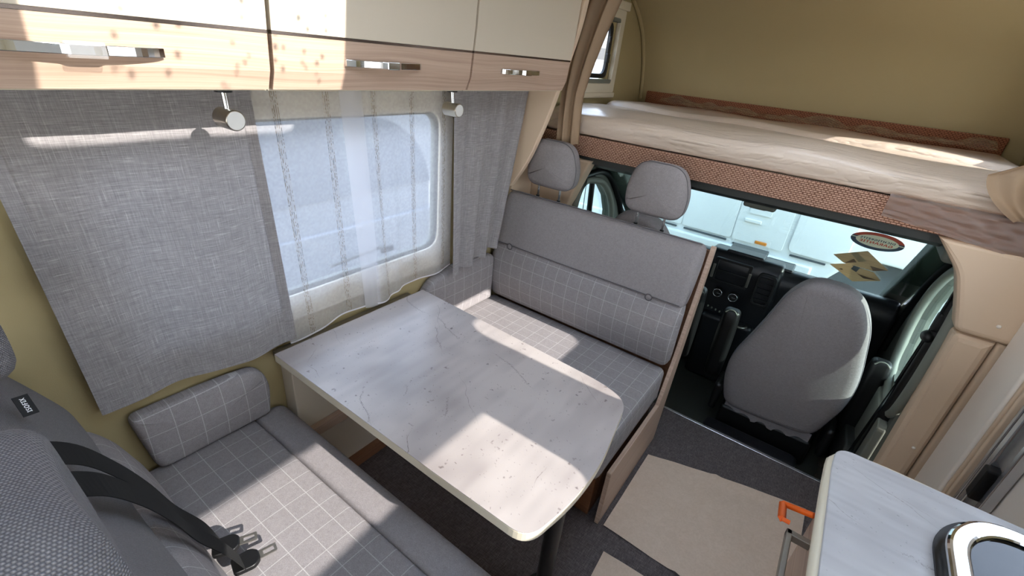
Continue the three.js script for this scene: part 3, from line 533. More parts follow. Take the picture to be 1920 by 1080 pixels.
{ // curved end panel closing the row of lockers
  const p = roundPoly([[0.001, 1.06], [0.03, 1.06, 0.02], [0.12, 1.2, 0.2], [0.21, 1.44, 0.2], [0.262, 1.64, 0.2], [0.3, 1.78, 0.1], [0.335, 2.09], [0.001, 2.09]], 8);
  tag(mesh('end_panel', slab(p, 1.892, 1.925, 'x', [], 0.005), M.beigeMid), 'cream end panel curving down the wall beside the lockers', 'panel');
  struct('trim_9', slab([[1.93, 0], [2.115, 0], [2.115, 1.3], [1.93, 1.3]], 0.0005, 0.012, 'z'), M.beigeMid);
}
// spot lamps under the lockers
[[0.52, 'swivel spot lamp under the lockers in front of the large grey curtain'], [1.258, 'swivel spot lamp under the lockers in front of the sheer curtain']].forEach(([x, label]) => {
  const t = thing('spot_lamp', label, 'lamp', [x, 1.53, 0.2], 'spot lamps under the lockers');
  mesh('mount', new THREE.CylinderGeometry(0.018, 0.018, 0.006, 20).translate(0, -0.003, 0), M.black, t);
  mesh('stem', rod([0, -0.005, 0], [0, -0.045, 0.004], 0.0065, 12), M.chrome, t);
  const h = mesh('head', new THREE.LatheGeometry([[0, -0.035], [0.019, -0.035], [0.0225, -0.032], [0.0225, 0.026], [0.0205, 0.029], [0.0195, 0.029]].map(([r, y]) => new THREE.Vector2(r, y)), 28).rotateX(Math.PI / 2).translate(0, -0.062, 0.008), M.nickel, t);
  mesh('lens', new THREE.CylinderGeometry(0.0196, 0.0196, 0.002, 24).rotateX(Math.PI / 2).translate(0, -0.062, 0.0355), M.plasticWhite, h);
});

// ---------------------------------------------------------------- curtains
const hang = (x0t, x1t, x0b, x1b, yt, ybL, ybR, z, folds, amp, ph = 0) => (s, t) => {
  const k = t, x = (x0t + (x1t - x0t) * s) * (1 - k) + (x0b + (x1b - x0b) * s) * k;
  const yb = ybL + (ybR - ybL) * s - 0.006 * Math.sin(s * folds * 6.283 + ph), y = yt + (yb - yt) * k;
  return [x, y, z + amp * (0.35 + 0.65 * k) * (Math.sin(s * folds * 6.283 + ph) + 0.4 * Math.sin(s * folds * 2.3 * 6.283 + ph * 2 + k))];
};
function curtain(name, label, fn, w, h, mat, group) {
  const t = thing(name, label, 'curtain', [0, 0, 0], group);
  mesh('cloth', sheet(fn, 120, 40, w, h), mat, t); return t;
}
{
  const f = hang(0.13, 0.655, 0.158, 0.692, 1.53, 0.745, 0.712, 0.042, 1.6, 0.006, 1.2);
  const c = curtain('linen_curtain', 'wide grey linen curtain at the rear side of the window', f, 0.56, 0.8, M.linen, 'grey linen curtains');
  const hem = (s0, s1, t0, t1, n) => sheet((s, t) => { const q = f(s0 + (s1 - s0) * s, t0 + (t1 - t0) * t); return [q[0], q[1], q[2] + 0.0022]; }, n, 40, 0.56 * (s1 - s0), 0.8 * (t1 - t0));
  mesh('side_hem', hem(0, 0.055, 0, 1, 6), M.linen, c); mesh('side_hem', hem(0.945, 1, 0, 1, 6), M.linen, c); mesh('bottom_hem', hem(0, 1, 0.955, 1, 100), M.linen, c);
  const f2 = hang(1.385, 1.88, 1.41, 1.73, 1.53, 0.735, 0.8, 0.09, 3.2, 0.014, 0.4);
  const c2 = curtain('linen_curtain', 'narrow gathered grey linen curtain behind the bench backrest', f2, 0.56, 0.78, M.linen, 'grey linen curtains');
}
{
  const stripes = [0.11, 0.31, 0.52, 0.73, 0.93];
  const alpha = tex(1024, 512, 0.78, 0.8, (u, v) => {
    let a = 0.42 + 0.06 * nA(u, v); for (const s of stripes) for (let k = 0; k < 4; k++) { const d = Math.abs(u - s - (k - 1.5) * 0.007); if (d < 0.0016 && nB(u * 0.2 + k * 0.1 + s, v * 2) > 0.25) a = 0.8; } return a;
  }, false);
  const cm = tex(1024, 512, 0.78, 0.8, (u, v) => { let c = hex(0xe9e8ec); for (const s of stripes) for (let k = 0; k < 4; k++) { const d = Math.abs(u - s - (k - 1.5) * 0.007); if (d < 0.0016) c = nE(u, v * 0.6 + k * 0.3) > 0.55 ? hex(0x8a7f72) : hex(0xb4afac); } return c; });
  M.sheer = phy({ map: cm, alphaMap: alpha, transparent: true, roughness: 1, transmission: 0.45, thickness: 0, side: THREE.DoubleSide });
  const fold = (s, c, w) => Math.exp(-(((s - c) / w) ** 2));
  const base = hang(0.63, 1.45, 0.67, 1.465, 1.53, 0.705, 0.757, 0.032, 2.5, 0.006, 0.2);
  const fn = (s, t) => { const q = base(s, t); q[2] += 0.014 * fold(s, 0.43 + 0.05 * t, 0.035) * (0.4 + t) + 0.01 * fold(s, 0.62 - 0.02 * t, 0.03) * (0.3 + t); q[0] += 0.012 * fold(s, 0.46 + 0.05 * t, 0.03); return q; };
  const c = curtain('sheer_curtain', 'white sheer curtain with thin lurex stripes between the grey curtains', fn, 0.78, 0.8, M.sheer);
  mesh('fold', sheet((s, t) => { const q = fn(0.36 + 0.085 * s, t); return [q[0] + 0.025 * t, q[1] + (t > 0.9 ? -0.05 * (t - 0.9) : 0), q[2] + 0.006 + 0.01 * Math.sin(Math.PI * s)]; }, 10, 40, 0.07, 0.8), phy({ color: 0xe9e8ec, transparent: true, opacity: 0.5, roughness: 1, transmission: 0.4, thickness: 0, side: THREE.DoubleSide }), c);
  mesh('hem', sheet((s, t) => { const q = fn(s, 0.992 + 0.008 * t); return [q[0], q[1], q[2] + 0.001]; }, 120, 1, 0.78, 0.01), phy({ color: 0xf0eff2, roughness: 1, transmission: 0.3, thickness: 0, side: THREE.DoubleSide }), c);
}

// ---------------------------------------------------------------- table
{
  const t = thing('dinette_table', 'dinette table with marble-look top and cream edge between the benches', 'table');
  const o = roundPoly([[0.592, 0.075], [0.592, 0.8], [0.596, 1.075, 0.05], [0.75, 1.105, 0.1], [0.9, 1.105, 0.1], [1.18, 1.055, 0.07], [1.212, 0.95, 0.05], [1.25, 0.075]], 8);
  mesh('top', slab(o, 0.7185, 0.72, 'y'), M.marble, t);
  const e = mesh('edge_band', slab(o, 0.688, 0.7184, 'y', [], 0.004), M.creamEdge, t); e.userData.label = 'cream edge band';
  mesh('leg', rod([0.93, 0.008, 1.0], [0.93, 0.686, 1.0], 0.027, 24), std({ color: 0x3c3b3c, metalness: 0.6, roughness: 0.3 }), t);
  mesh('foot_plate', new THREE.CylinderGeometry(0.05, 0.06, 0.008, 24).translate(0.93, 0.005, 1.0), M.darkTrim, t);
  mesh('leg_bracket', box(0.85, 1.01, 0.674, 0.687, 0.92, 1.06, 0.004), M.darkTrim, t);
  mesh('wall_bracket', box(0.62, 1.23, 0.66, 0.687, 0.002, 0.08, 0.004), M.steel, t);
}
{ // ledge on the wall under the table
  const t = thing('wall_ledge', 'cream boxed wall ledge with a wooden rail under the table', 'ledge');
  mesh('box', box(0.64, 1.24, 0.002, 0.655, 0.0015, 0.07, 0.004), M.cream, t);
  mesh('rail', box(0.64, 1.24, 0.3, 0.345, 0.07, 0.095, 0.003), M.wood, t);
  mesh('foot_board', box(0.64, 1.24, 0.002, 0.06, 0.07, 0.095, 0.003), M.woodBrown, t);
}
// ---------------------------------------------------------------- benches
function seam(pts, r = 0.0018) { return tube(pts, r, 60, 6); }
{ // bench with its back to the cab
  const t = thing('bench', 'bench with its back to the cab, wooden base panel beside the aisle', 'bench');
  mesh('base', box(1.36, 1.9, 0.002, 0.285, 0.004, 0.985, 0.003), M.woodBrown, t);
  mesh('plinth', box(1.3, 1.36, 0.002, 0.285, 0.9, 0.985, 0.003), M.woodBrown, t);
  mesh('end_panel', slab(roundPoly([[1.29, 0.002], [1.915, 0.002], [2.0, 1.02, 0.02], [1.965, 1.03, 0.015], [1.87, 0.5, 0.03], [1.8, 0.285], [1.29, 0.285, 0.01]]), 1.022, 1.04, 'z', [], 0.002), M.wood, t);
  mesh('back_board', slab([[1.9, 0.29], [1.915, 0.29], [1.995, 1.0], [1.98, 1.0]], 0.004, 1.021, 'z'), M.woodBrown, t);
}
{
  const t = tag(mesh('seat_cushion', loft(roundPoly([[1.235, 0.29, 0.03], [1.85, 0.29, 0.02], [1.85, 0.468, 0.04], [1.5, 0.476, 0.1], [1.22, 0.472, 0.07]]), 0.012, 1.016, 0.03, 'z', { crown: 0.004, v0: 0.02 }), M.grid), 'checked grey seat cushion below the backrest with two buttons', 'cushion');
  mesh('front_roll', loft(roundPoly([[1.19, 0.3, 0.04], [1.27, 0.295, 0.02], [1.3, 0.476, 0.03], [1.2, 0.474, 0.06]]), 0.012, 1.018, 0.03, 'z'), M.fabric, t);
}
{
  const t = thing('backrest_cushion', 'tall grey backrest cushion with two buttons, lower half checked', 'cushion');
  mesh('upper_panel', loft(roundPoly([[1.805, 0.778, 0.02], [1.885, 0.77], [1.965, 1.0, 0.03], [1.955, 1.035, 0.03], [1.885, 1.04, 0.05], [1.835, 0.95, 0.1]]), 0.02, 1.016, 0.03, 'z'), M.fabric, t);
  mesh('lower_panel', loft(roundPoly([[1.812, 0.478, 0.03], [1.89, 0.478], [1.885, 0.79], [1.82, 0.795, 0.02], [1.785, 0.74, 0.05], [1.77, 0.6, 0.1]]), 0.02, 1.016, 0.03, 'z', { v0: 0.045 }), M.grid, t);
  for (const z of [0.13, 0.87]) {
    const bt = mesh('button', new THREE.SphereGeometry(0.014, 20, 12).scale(0.5, 1, 1).translate(1.798, 0.79, z), M.fabric, t);
    mesh('button_edge', new THREE.TorusGeometry(0.0145, 0.0022, 8, 28).rotateY(Math.PI / 2).translate(1.795, 0.79, z), std({ color: 0x5b585b, roughness: 0.9 }), bt);
  }
  mesh('piping', seam([[1.806, 0.793, 0.03], [1.804, 0.792, 0.5], [1.806, 0.793, 1.0]], 0.0025), std({ color: 0x5b585b, roughness: 0.9 }), t);
  mesh('top_seam', seam([[1.9, 1.044, 0.03], [1.898, 1.046, 0.5], [1.9, 1.044, 1.0]], 0.0022), std({ color: 0x5b585b, roughness: 0.9 }), t);
}
function headrest(label, x, y, z, w, h, th, mat, group, post = 0.075) {
  const t = thing('headrest', label, 'headrest', [x, y, z], group), hw = w / 2;
  const p = roundPoly([[-hw * 0.93, 0, 0.05], [hw * 0.93, 0, 0.05], [hw * 1.02, h * 0.45, 0.08], [hw * 0.72, h, 0.09], [-hw * 0.72, h, 0.09], [-hw * 1.02, h * 0.45, 0.08]], 8);
  const f = (a, b, c) => [a + 0.02 * (c / hw) * (c / hw), b, c];
  const pad = mesh('pad', loft(p, -th / 2, th / 2, 0.035, 'x', { crown: 0.012, step: 0.02, f }), mat, t);
  const seamPts = p.map(([a, b]) => f(-th / 2 + 0.028, b, a)).map(([a, b, c]) => [a, b + (b - h / 2) * 0.0, c]);
  mesh('seam', new THREE.TubeGeometry(new THREE.CatmullRomCurve3(seamPts.map((q) => V(...q)), true), 80, 0.0016, 6, true), std({ color: 0x6a676a, roughness: 0.9 }), pad);
  for (const s of [-1, 1]) {
    const q = mesh('post', rod([0, -post, s * 0.062], [0, 0.03, s * 0.062], 0.0055, 12), M.chrome, t);
    mesh('sleeve', rod([0, -post - 0.003, s * 0.062], [0, -post + 0.02, s * 0.062], 0.009, 12), M.black, q);
  }
  return t;
}
headrest('grey headrest on the bench backrest next to the curved cream panel', 1.985, 1.085, 0.205, 0.275, 0.225, 0.1, M.fabric, 'headrests behind the bench');
headrest('grey headrest in front of the windscreen, nearer the aisle', 1.985, 1.085, 0.74, 0.275, 0.225, 0.1, M.fabric, 'headrests behind the bench');
tag(mesh('side_cushion', loft(roundPoly([[1.27, 0.478, 0.03], [1.775, 0.478, 0.02], [1.775, 0.73, 0.03], [1.6, 0.765, 0.1], [1.33, 0.725, 0.06], [1.27, 0.66, 0.06]]), 0.004, 0.062, 0.02, 'z', { crown: 0.01, flat: true }), M.grid), 'checked side cushion against the wall beside the far bench', 'cushion');

{ // rear bench, facing forward
  const t = thing('bench', 'rear bench base facing forward under the checked seat', 'bench');
  mesh('base', box(0.06, 0.56, 0.002, 0.285, 0.004, 1.0, 0.003), M.woodBrown, t);
  mesh('back_board', box(-0.16, -0.14, 0.002, 0.98, 0.004, 1.0, 0.003), M.woodBrown, t);
}
{
  const t = tag(mesh('seat_cushion', loft(roundPoly([[0.06, 0.29, 0.02], [0.5, 0.29, 0.02], [0.515, 0.474, 0.02], [0.35, 0.482, 0.1], [0.06, 0.474, 0.03]]), 0.01, 1.02, 0.03, 'z', { crown: 0.004, v0: 0.0 }), M.grid), 'checked grey seat cushion of the rear bench with a plain front roll', 'cushion');
  mesh('front_roll', loft(roundPoly([[0.505, 0.295, 0.02], [0.6, 0.3, 0.05], [0.632, 0.4, 0.06], [0.62, 0.476, 0.06], [0.513, 0.482, 0.02]]), 0.008, 1.022, 0.035, 'z'), M.fabric, t);
}
{
  const t = thing('backrest_cushion', 'dark grey contoured backrest cushion behind the seat belts', 'cushion');
  const wob = (x, y, z) => { const k = Math.exp(-(((z - 0.74) / 0.17) ** 2)) + Math.exp(-(((z - 0.2) / 0.15) ** 2)); return [x + (x > 0 ? 0.008 * (k - 0.6) : 0), y, z]; };
  mesh('upper_panel', loft(roundPoly([[-0.135, 0.74], [0.11, 0.735, 0.02], [0.105, 0.82, 0.05], [0.06, 0.92, 0.06], [0.015, 1.01, 0.05], [-0.04, 1.05, 0.05], [-0.11, 1.05, 0.03], [-0.135, 0.98, 0.03]]), 0.07, 1.0, 0.04, 'z', { f: wob }), M.weave, t);
  mesh('lower_panel', loft(roundPoly([[-0.135, 0.48], [0.2, 0.484, 0.03], [0.195, 0.56, 0.05], [0.15, 0.7, 0.06], [0.115, 0.755, 0.02], [-0.135, 0.755]]), 0.07, 1.0, 0.04, 'z', { f: wob }), M.grid, t);
}
headrest('coarse woven headrest of the rear bench, nearest the camera', -0.04, 1.085, 0.86, 0.3, 0.2, 0.115, M.weaveCoarse, 'headrests of the rear bench', 0.02);
headrest('coarse woven headrest of the rear bench at the left picture edge', -0.02, 1.075, 0.215, 0.27, 0.21, 0.12, M.weaveCoarse, 'headrests of the rear bench', 0.02);
tag(mesh('side_cushion', loft(roundPoly([[0.23, 0.482, 0.03], [0.56, 0.482, 0.02], [0.575, 0.6, 0.06], [0.55, 0.675, 0.05], [0.4, 0.69, 0.1], [0.2, 0.69, 0.03]]), 0.004, 0.062, 0.02, 'z', { crown: 0.01, flat: true }), M.grid), 'checked side cushion against the wall beside the rear bench', 'cushion');
{
  const c = document.createElement('canvas'); c.width = 256; c.height = 128; const g = c.getContext('2d');
  g.fillStyle = '#0b0b0c'; g.fillRect(0, 0, 256, 128); g.fillStyle = '#e8e8e8'; g.font = 'bold 58px sans-serif'; g.textAlign = 'center'; g.textBaseline = 'middle'; g.fillText('ISOFIX', 128, 66, 220);
  const tx = new THREE.CanvasTexture(c); tx.colorSpace = THREE.SRGBColorSpace;
  const t = tag(mesh('fabric_tag', new THREE.BoxGeometry(0.04, 0.022, 0.0015), [M.belt, M.belt, M.belt, M.belt, std({ map: tx, roughness: 0.7 }), M.belt]), 'small black fabric tag lettered ISOFIX on the backrest', 'tag');
  t.position.set(0.035, 1.022, 0.33); t.lookAt(0.6, 2.2, 1.3); t.rotateZ(1.25);
}
// seat belts
[[[[-0.06, 1.065, 0.56], [0, 1.048, 0.53], [0.042, 1.0, 0.5], [0.087, 0.9, 0.47], [0.124, 0.8, 0.455], [0.165, 0.7, 0.45], [0.205, 0.6, 0.45], [0.225, 0.515, 0.45]], 'black seat belt nearer the window lying across the rear backrest'],
  [[[-0.06, 1.065, 0.65], [0, 1.048, 0.62], [0.042, 1.0, 0.59], [0.087, 0.9, 0.55], [0.124, 0.8, 0.53], [0.165, 0.7, 0.52], [0.207, 0.6, 0.52], [0.235, 0.515, 0.525]], 'black seat belt nearer the aisle lying across the rear backrest']].forEach(([pts, label], i) => {
  const t = thing('seat_belt', label, 'seat belt', [0, 0, 0], 'seat belts of the rear bench');
  mesh('webbing', strap(pts.map(([x, y, z], k) => [x + (k < 5 ? 0.012 : 0), y + (k < 4 ? 0.008 : 0.004), z]), [-0.1, -0.14, 0.95], 0.05), M.belt, t);
  const e = pts[pts.length - 1], tongue = new THREE.Group(); tongue.name = 'tongue'; tongue.position.set(e[0], e[1] + 0.006, e[2]); tongue.rotation.y = -0.45 + 0.2 * i; t.add(tongue);
  mesh('tongue_cover', slab(roundPoly([[-0.025, -0.022, 0.01], [0.02, -0.026, 0.012], [0.034, -0.012, 0.006], [0.034, 0.012, 0.006], [0.02, 0.026, 0.012], [-0.025, 0.022, 0.01]]), -0.006, 0.008, 'y', [], 0.003), M.black, tongue);
  mesh('tongue_plate', slab(rrect(0.03, 0.072, -0.0115, 0.0115, 0.004), 0, 0.0025, 'y', [rrect(0.042, 0.066, -0.006, 0.006, 0.002).reverse()]), M.steel, tongue);
});

// ---------------------------------------------------------------- alcove bed
tag(mesh('bed_board', box(2.128, 2.15, 1.237, 1.332, 0.02, 1.985, 0.004), M.board), 'brown woven-pattern board along the front edge of the alcove bed', 'board');
{
  const f = (x, y, z) => [x, y > 1.4 ? y + 0.006 * Math.sin(z * 9) * Math.sin(x * 5) - 0.02 * Math.max(0, z - 1.2) : y, z];
  const t = tag(mesh('mattress', loft(roundPoly([[2.14, 1.334, 0.02], [2.7, 1.334], [2.7, 1.44, 0.03], [2.3, 1.462, 0.12], [2.12, 1.425, 0.07]]), 0.03, 1.985, 0.04, 'z', { f, crown: 0.003 }), M.mattress), 'beige mattress in clear plastic along the front of the alcove bed', 'mattress');
  const t2 = tag(mesh('mattress', loft(roundPoly([[2.72, 1.24, 0.02], [3.37, 1.24, 0.02], [3.37, 1.45, 0.05], [2.76, 1.46, 0.05]]), 0.05, 1.985, 0.05, 'z', { f, crown: 0.003 }), M.mattress), 'beige plastic-wrapped mattress further back in the alcove', 'mattress');
  const cr = (s, t) => { const z = 0.25 + 1.65 * s, h = 0.5 + 0.5 * Math.sin(s * 37) * Math.sin(s * 11 + 1), k = Math.sin(Math.PI * t); return [3.14 + 0.2 * t + 0.02 * Math.sin(s * 23), 1.466 + k * (0.012 + 0.04 * h * Math.abs(Math.sin(s * 7 + 0.6))) + 0.004 * Math.sin(s * 90 + t * 8) + 0.012 * Math.max(0, 0.4 - s), z]; };
  tag(mesh('plastic_film', sheet(cr, 160, 14, 1.6, 0.3), M.film), 'crumpled clear plastic film on the back of the mattress', 'film');
}
tag(mesh('bed_back_board', box(3.4, 3.425, 1.36, 1.515, 0.06, 1.97, 0.006), M.boardDark), 'brown board standing along the front wall of the alcove', 'board');
{
  const fn = (s, t) => { const z = 1.52 + 0.5 * s, y = 1.345 - 0.135 * t * (0.75 + 0.25 * s) + 0.05 * (1 - s) * (t > 0.5 ? (t - 0.5) * 0.9 : 0); return [2.118 - 0.008 * t - 0.006 * Math.abs(Math.sin(s * 14 + t * 5)) - 0.004 * Math.abs(Math.sin(t * 11 - s * 6)), y, z]; };
  tag(mesh('plastic_film', sheet(fn, 50, 18, 0.5, 0.14), M.filmHazy), 'clear plastic film taped over the right end of the bed board', 'film');
}
{ // side curtains of the alcove
  const t = thing('alcove_curtain', 'beige curtain hanging beside the small alcove window', 'curtain', [0, 0, 0], 'beige alcove curtains');
  mesh('cloth', sheet((s, k) => { const y = 2.08 - 0.8 * k, z0 = 0.22 - 0.03 * Math.sin(k * 3), w = 0.15 - 0.1 * Math.min(1, k * 1.4) + (k > 0.7 ? 0.02 * (k - 0.7) : 0);
    const lean = 0.12 * Math.pow(1 - k, 1.4); return [2.062 + 0.018 * Math.sin(s * 15) * (1 - 0.3 * k) + 0.03 * s, y + 0.012 * Math.sin(s * 9), z0 - 0.05 + (w + 0.05) * s + lean * 0.6]; }, 60, 30, 0.3, 0.8), M.curtainBeige, t);
  const t2 = thing('alcove_curtain', 'beige curtain tied back at the right end of the bed', 'curtain', [0, 0, 0], 'beige alcove curtains');
  mesh('cloth', sheet((s, k) => {   // hangs at the wall, its loose lower corner lies over the end of the mattress
    const up = Math.min(1, k / 0.55), lo = Math.max(0, (k - 0.55) / 0.45), zl = 1.97 - 0.24 * Math.pow(Math.max(0, (k - 0.35) / 0.2 > 1 ? 1 : Math.max(0, (k - 0.35) / 0.2)), 1.5) + 0.11 * lo * lo;
    const z = zl + (2.045 - zl) * s, y = 2.08 - 0.62 * up - 0.165 * lo * (0.75 + 0.35 * s);
    return [2.088 - 0.022 * Math.sin(s * 9 + lo * 3) * (0.3 + lo) + 0.012 * Math.sin(s * 21) - 0.02 * lo, y + 0.01 * Math.sin(s * 8), z];
  }, 70, 60, 0.3, 0.8), M.curtainBeige, t2);
}

// ---------------------------------------------------------------- cab furniture
function cabSeat(label, dx, dy, zc) {
  const t = thing('cab_chair', label, 'seat', [dx, dy, zc], 'cab seats');
  const o = roundPoly([[-0.22, 0.02, 0.06], [0.21, 0.05, 0.06], [0.275, 0.3, 0.15], [0.275, 0.48, 0.15], [0.21, 0.78, 0.12], [0.12, 0.92, 0.09], [-0.06, 0.92, 0.07], [-0.13, 0.82, 0.1], [-0.18, 0.62, 0.15], [-0.265, 0.35, 0.15], [-0.265, 0.2, 0.1]], 8);
  const f = (x, y, z) => [x - (y - 0.05) * 0.2 + 0.28 * z * z * (x < 0.05 ? 1 : 0.3), y, z];
  const b = mesh('backrest', loft(o, -0.01, 0.13, 0.05, 'x', { f, crown: 0.02, step: 0.025 }), M.fabric, t);
  const sp = o.map(([a, y]) => f(0.022, y * 0.985 + 0.006, a * 0.985));
  mesh('piping', new THREE.TubeGeometry(new THREE.CatmullRomCurve3(sp.map((q) => V(...q)), true), 120, 0.003, 6, true), std({ color: 0x77747a, roughness: 0.9 }), b);
  mesh('hem', sheet((s, k) => { const z = -0.21 + 0.42 * s; return f(0.012 + 0.006 * Math.sin(s * 30) * k, 0.06 + 0.02 * s - 0.075 * k + 0.006 * Math.sin(s * 17), z); }, 40, 6, 0.42, 0.08), std({ map: fabricMap, roughness: 0.95, side: THREE.DoubleSide }), b);
  mesh('cushion', loft(roundPoly([[0.1, 0.02, 0.05], [0.42, 0.06, 0.06], [0.44, 0.2, 0.07], [0.1, 0.17, 0.05]]), -0.25, 0.25, 0.05, 'z'), M.fabric, t);
  mesh('pedestal', box(0.02, 0.4, -0.149 - dy, 0.02, -0.23, 0.23, 0.02), M.black, t);
  for (const z of [-0.385, 0.3]) { const ar = mesh('armrest', loft(roundPoly([[0.14, 0.08, 0.03], [0.22, 0.06, 0.03], [0.2, 0.5, 0.03], [0.19, 0.53, 0.02], [0.13, 0.53, 0.02], [0.12, 0.48, 0.03]]), z, z + 0.085, 0.025, 'z'), M.black, t); mesh('armrest_trim', tube([[0.124, 0.515, z + 0.012], [0.128, 0.532, z + 0.03], [0.128, 0.532, z + 0.055], [0.124, 0.515, z + 0.073]], 0.0035, 20, 6), M.greyTrimPale, ar); }
  mesh('recliner_cover', box(-0.02, 0.14, -0.02, 0.16, -0.29, -0.25, 0.02), M.black, t);
  mesh('recliner_cover', box(-0.02, 0.14, -0.02, 0.16, 0.25, 0.29, 0.02), M.black, t);
  return t;
}
cabSeat('grey upholstered passenger seat seen from behind in the cab', 2.4, 0.0, 1.47);
cabSeat('grey driver seat almost hidden behind the bench backrest', 2.31, 0.1, 0.6);
{
  const t = thing('dashboard', 'black dashboard with radio slot and two heater knobs', 'dashboard');
  mesh('body', loft(roundPoly([[2.95, -0.12, 0.05], [3.28, -0.12, 0.05], [3.28, 0.58, 0.05], [3.15, 0.64, 0.05], [2.98, 0.69, 0.06], [2.92, 0.62, 0.05], [2.95, 0.3, 0.1]]), 0.28, 1.84, 0.02, 'z'), M.dash, t);
  mesh('centre_stack', loft(roundPoly([[2.9, 0.18, 0.04], [3.1, 0.1, 0.04], [3.1, 0.7, 0.03], [2.93, 0.72, 0.03], [2.885, 0.66, 0.04]]), 0.86, 1.28, 0.025, 'z'), M.dash, t);
  mesh('top_tray', box(2.93, 3.1, 0.7, 0.728, 0.95, 1.16, 0.012), M.dash, t);
  mesh('top_ledge', box(2.93, 3.08, 0.685, 0.706, 1.16, 1.32, 0.01), M.dash, t);
  const rs = mesh('radio_slot', slab(rrect(0.915, 1.125, 0.53, 0.685, 0.012), 2.868, 2.886, 'x', [rrect(0.935, 1.105, 0.61, 0.672, 0.006).reverse(), rrect(0.935, 1.105, 0.545, 0.6, 0.006).reverse()], 0.002), M.black, t);
  for (const z of [0.918, 1.122]) mesh('radio_trim', box(2.862, 2.872, 0.55, 0.64, z - 0.008, z + 0.008, 0.004), M.steel, rs);
  const vt = mesh('air_vent', slab(rrect(1.165, 1.265, 0.46, 0.665, 0.03), 2.868, 2.89, 'x', [rrect(1.178, 1.252, 0.475, 0.65, 0.025).reverse()], 0.003), M.black, t);
  for (let k = 0; k < 5; k++) mesh('vent_slat', box(2.876, 2.886, 0.495 + k * 0.034, 0.501 + k * 0.034, 1.176, 1.254), M.dash, vt);
  for (const z of [0.985, 1.075]) {
    const kb = mesh('heater_knob', new THREE.CylinderGeometry(0.026, 0.03, 0.03, 28).rotateZ(Math.PI / 2).translate(2.862, 0.47, z), M.black, t);
    mesh('knob_ring', new THREE.TorusGeometry(0.0245, 0.0025, 8, 32).rotateY(Math.PI / 2).translate(2.847, 0.47, z), M.alu, kb);
    mesh('knob_mark', box(2.843, 2.848, 0.467, 0.473, z - 0.004, z + 0.02), M.alu, kb);
  }
  const ch = mesh('cup_holder', new THREE.TorusGeometry(0.04, 0.008, 10, 28).rotateX(Math.PI / 2).translate(2.86, 0.31, 1.16), M.steel, t);
  for (let k = 0; k < 5; k++) mesh('switch', box(2.858, 2.87, 0.355 - k * 0.004, 0.365 - k * 0.004, 0.95 + k * 0.025, 0.958 + k * 0.025, 0.002), M.greyTrimPale, t);
  mesh('lower_console', box(2.84, 3.05, -0.14, 0.32, 0.93, 1.24, 0.03), M.dash, t);
}
{ // front passenger belt
  const t = thing('seat_belt', 'black cab seat belt running down the door pillar', 'seat belt');
  mesh('webbing', strap([[2.235, 1.05, 1.845], [2.27, 0.7, 1.845], [2.3, 0.4, 1.835], [2.33, 0.1, 1.825]], [0.9, 0, 0.4], 0.05, 0.002), M.belt, t);
  mesh('anchor', new THREE.SphereGeometry(0.03, 16, 12).scale(1.1, 0.8, 0.8).translate(2.24, 0.83, 1.84), M.black, t);
  mesh('height_adjuster', box(2.215, 2.25, 0.86, 0.94, 1.83, 1.862, 0.01), M.black, t);
  mesh('pillar_guide', rod([2.22, 1.12, 1.862], [2.3, 0.1, 1.862], 0.026, 10), M.black, t);
}
{ // driver side belt
  const t = thing('seat_belt', 'black seat belt in the driver door window behind the bench', 'seat belt');
  mesh('webbing', strap([[2.235, 1.1, 0.28], [2.27, 0.7, 0.28], [2.3, 0.3, 0.29]], [0.9, 0, -0.4], 0.05, 0.002), M.belt, t);
}
{
  const t = thing('plastic_sheet', 'crumpled clear plastic sheet on the cab floor beside the passenger seat', 'film');
  mesh('sheet', sheet((s, k) => [2.3 + 0.3 * s, -0.145 + 0.06 * Math.abs(Math.sin(s * 9 + k * 7)) * Math.sin(Math.PI * s) + 0.1 * k, 1.765 + 0.06 * k + 0.004 * Math.sin(s * 20)], 30, 16, 0.3, 0.2), M.film, t);
}
tag(mesh('step_box', slab(rrect(2.24, 2.34, 1.2, 1.66, 0.04), -0.149, -0.03, 'y', [], 0.015), M.dash), 'glossy black box between the floor edge and the passenger seat', 'box');
{ // lamp and label on the header above the windscreen
  const t = thing('cab_lamp', 'grey reading lamp in the headlining above the windscreen', 'lamp');
  mesh('housing', box(2.37, 2.47, 1.125, 1.152, 1.03, 1.17, 0.012), M.greyTrim, t); mesh('lens', box(2.385, 2.45, 1.121, 1.128, 1.06, 1.13, 0.003), M.greyTrimPale, t);
  tag(mesh('notice_label', box(2.36, 2.372, 1.148, 1.176, 1.385, 1.47, 0.003), M.plasticWhite), 'small white label on the headlining above the windscreen', 'label');
}
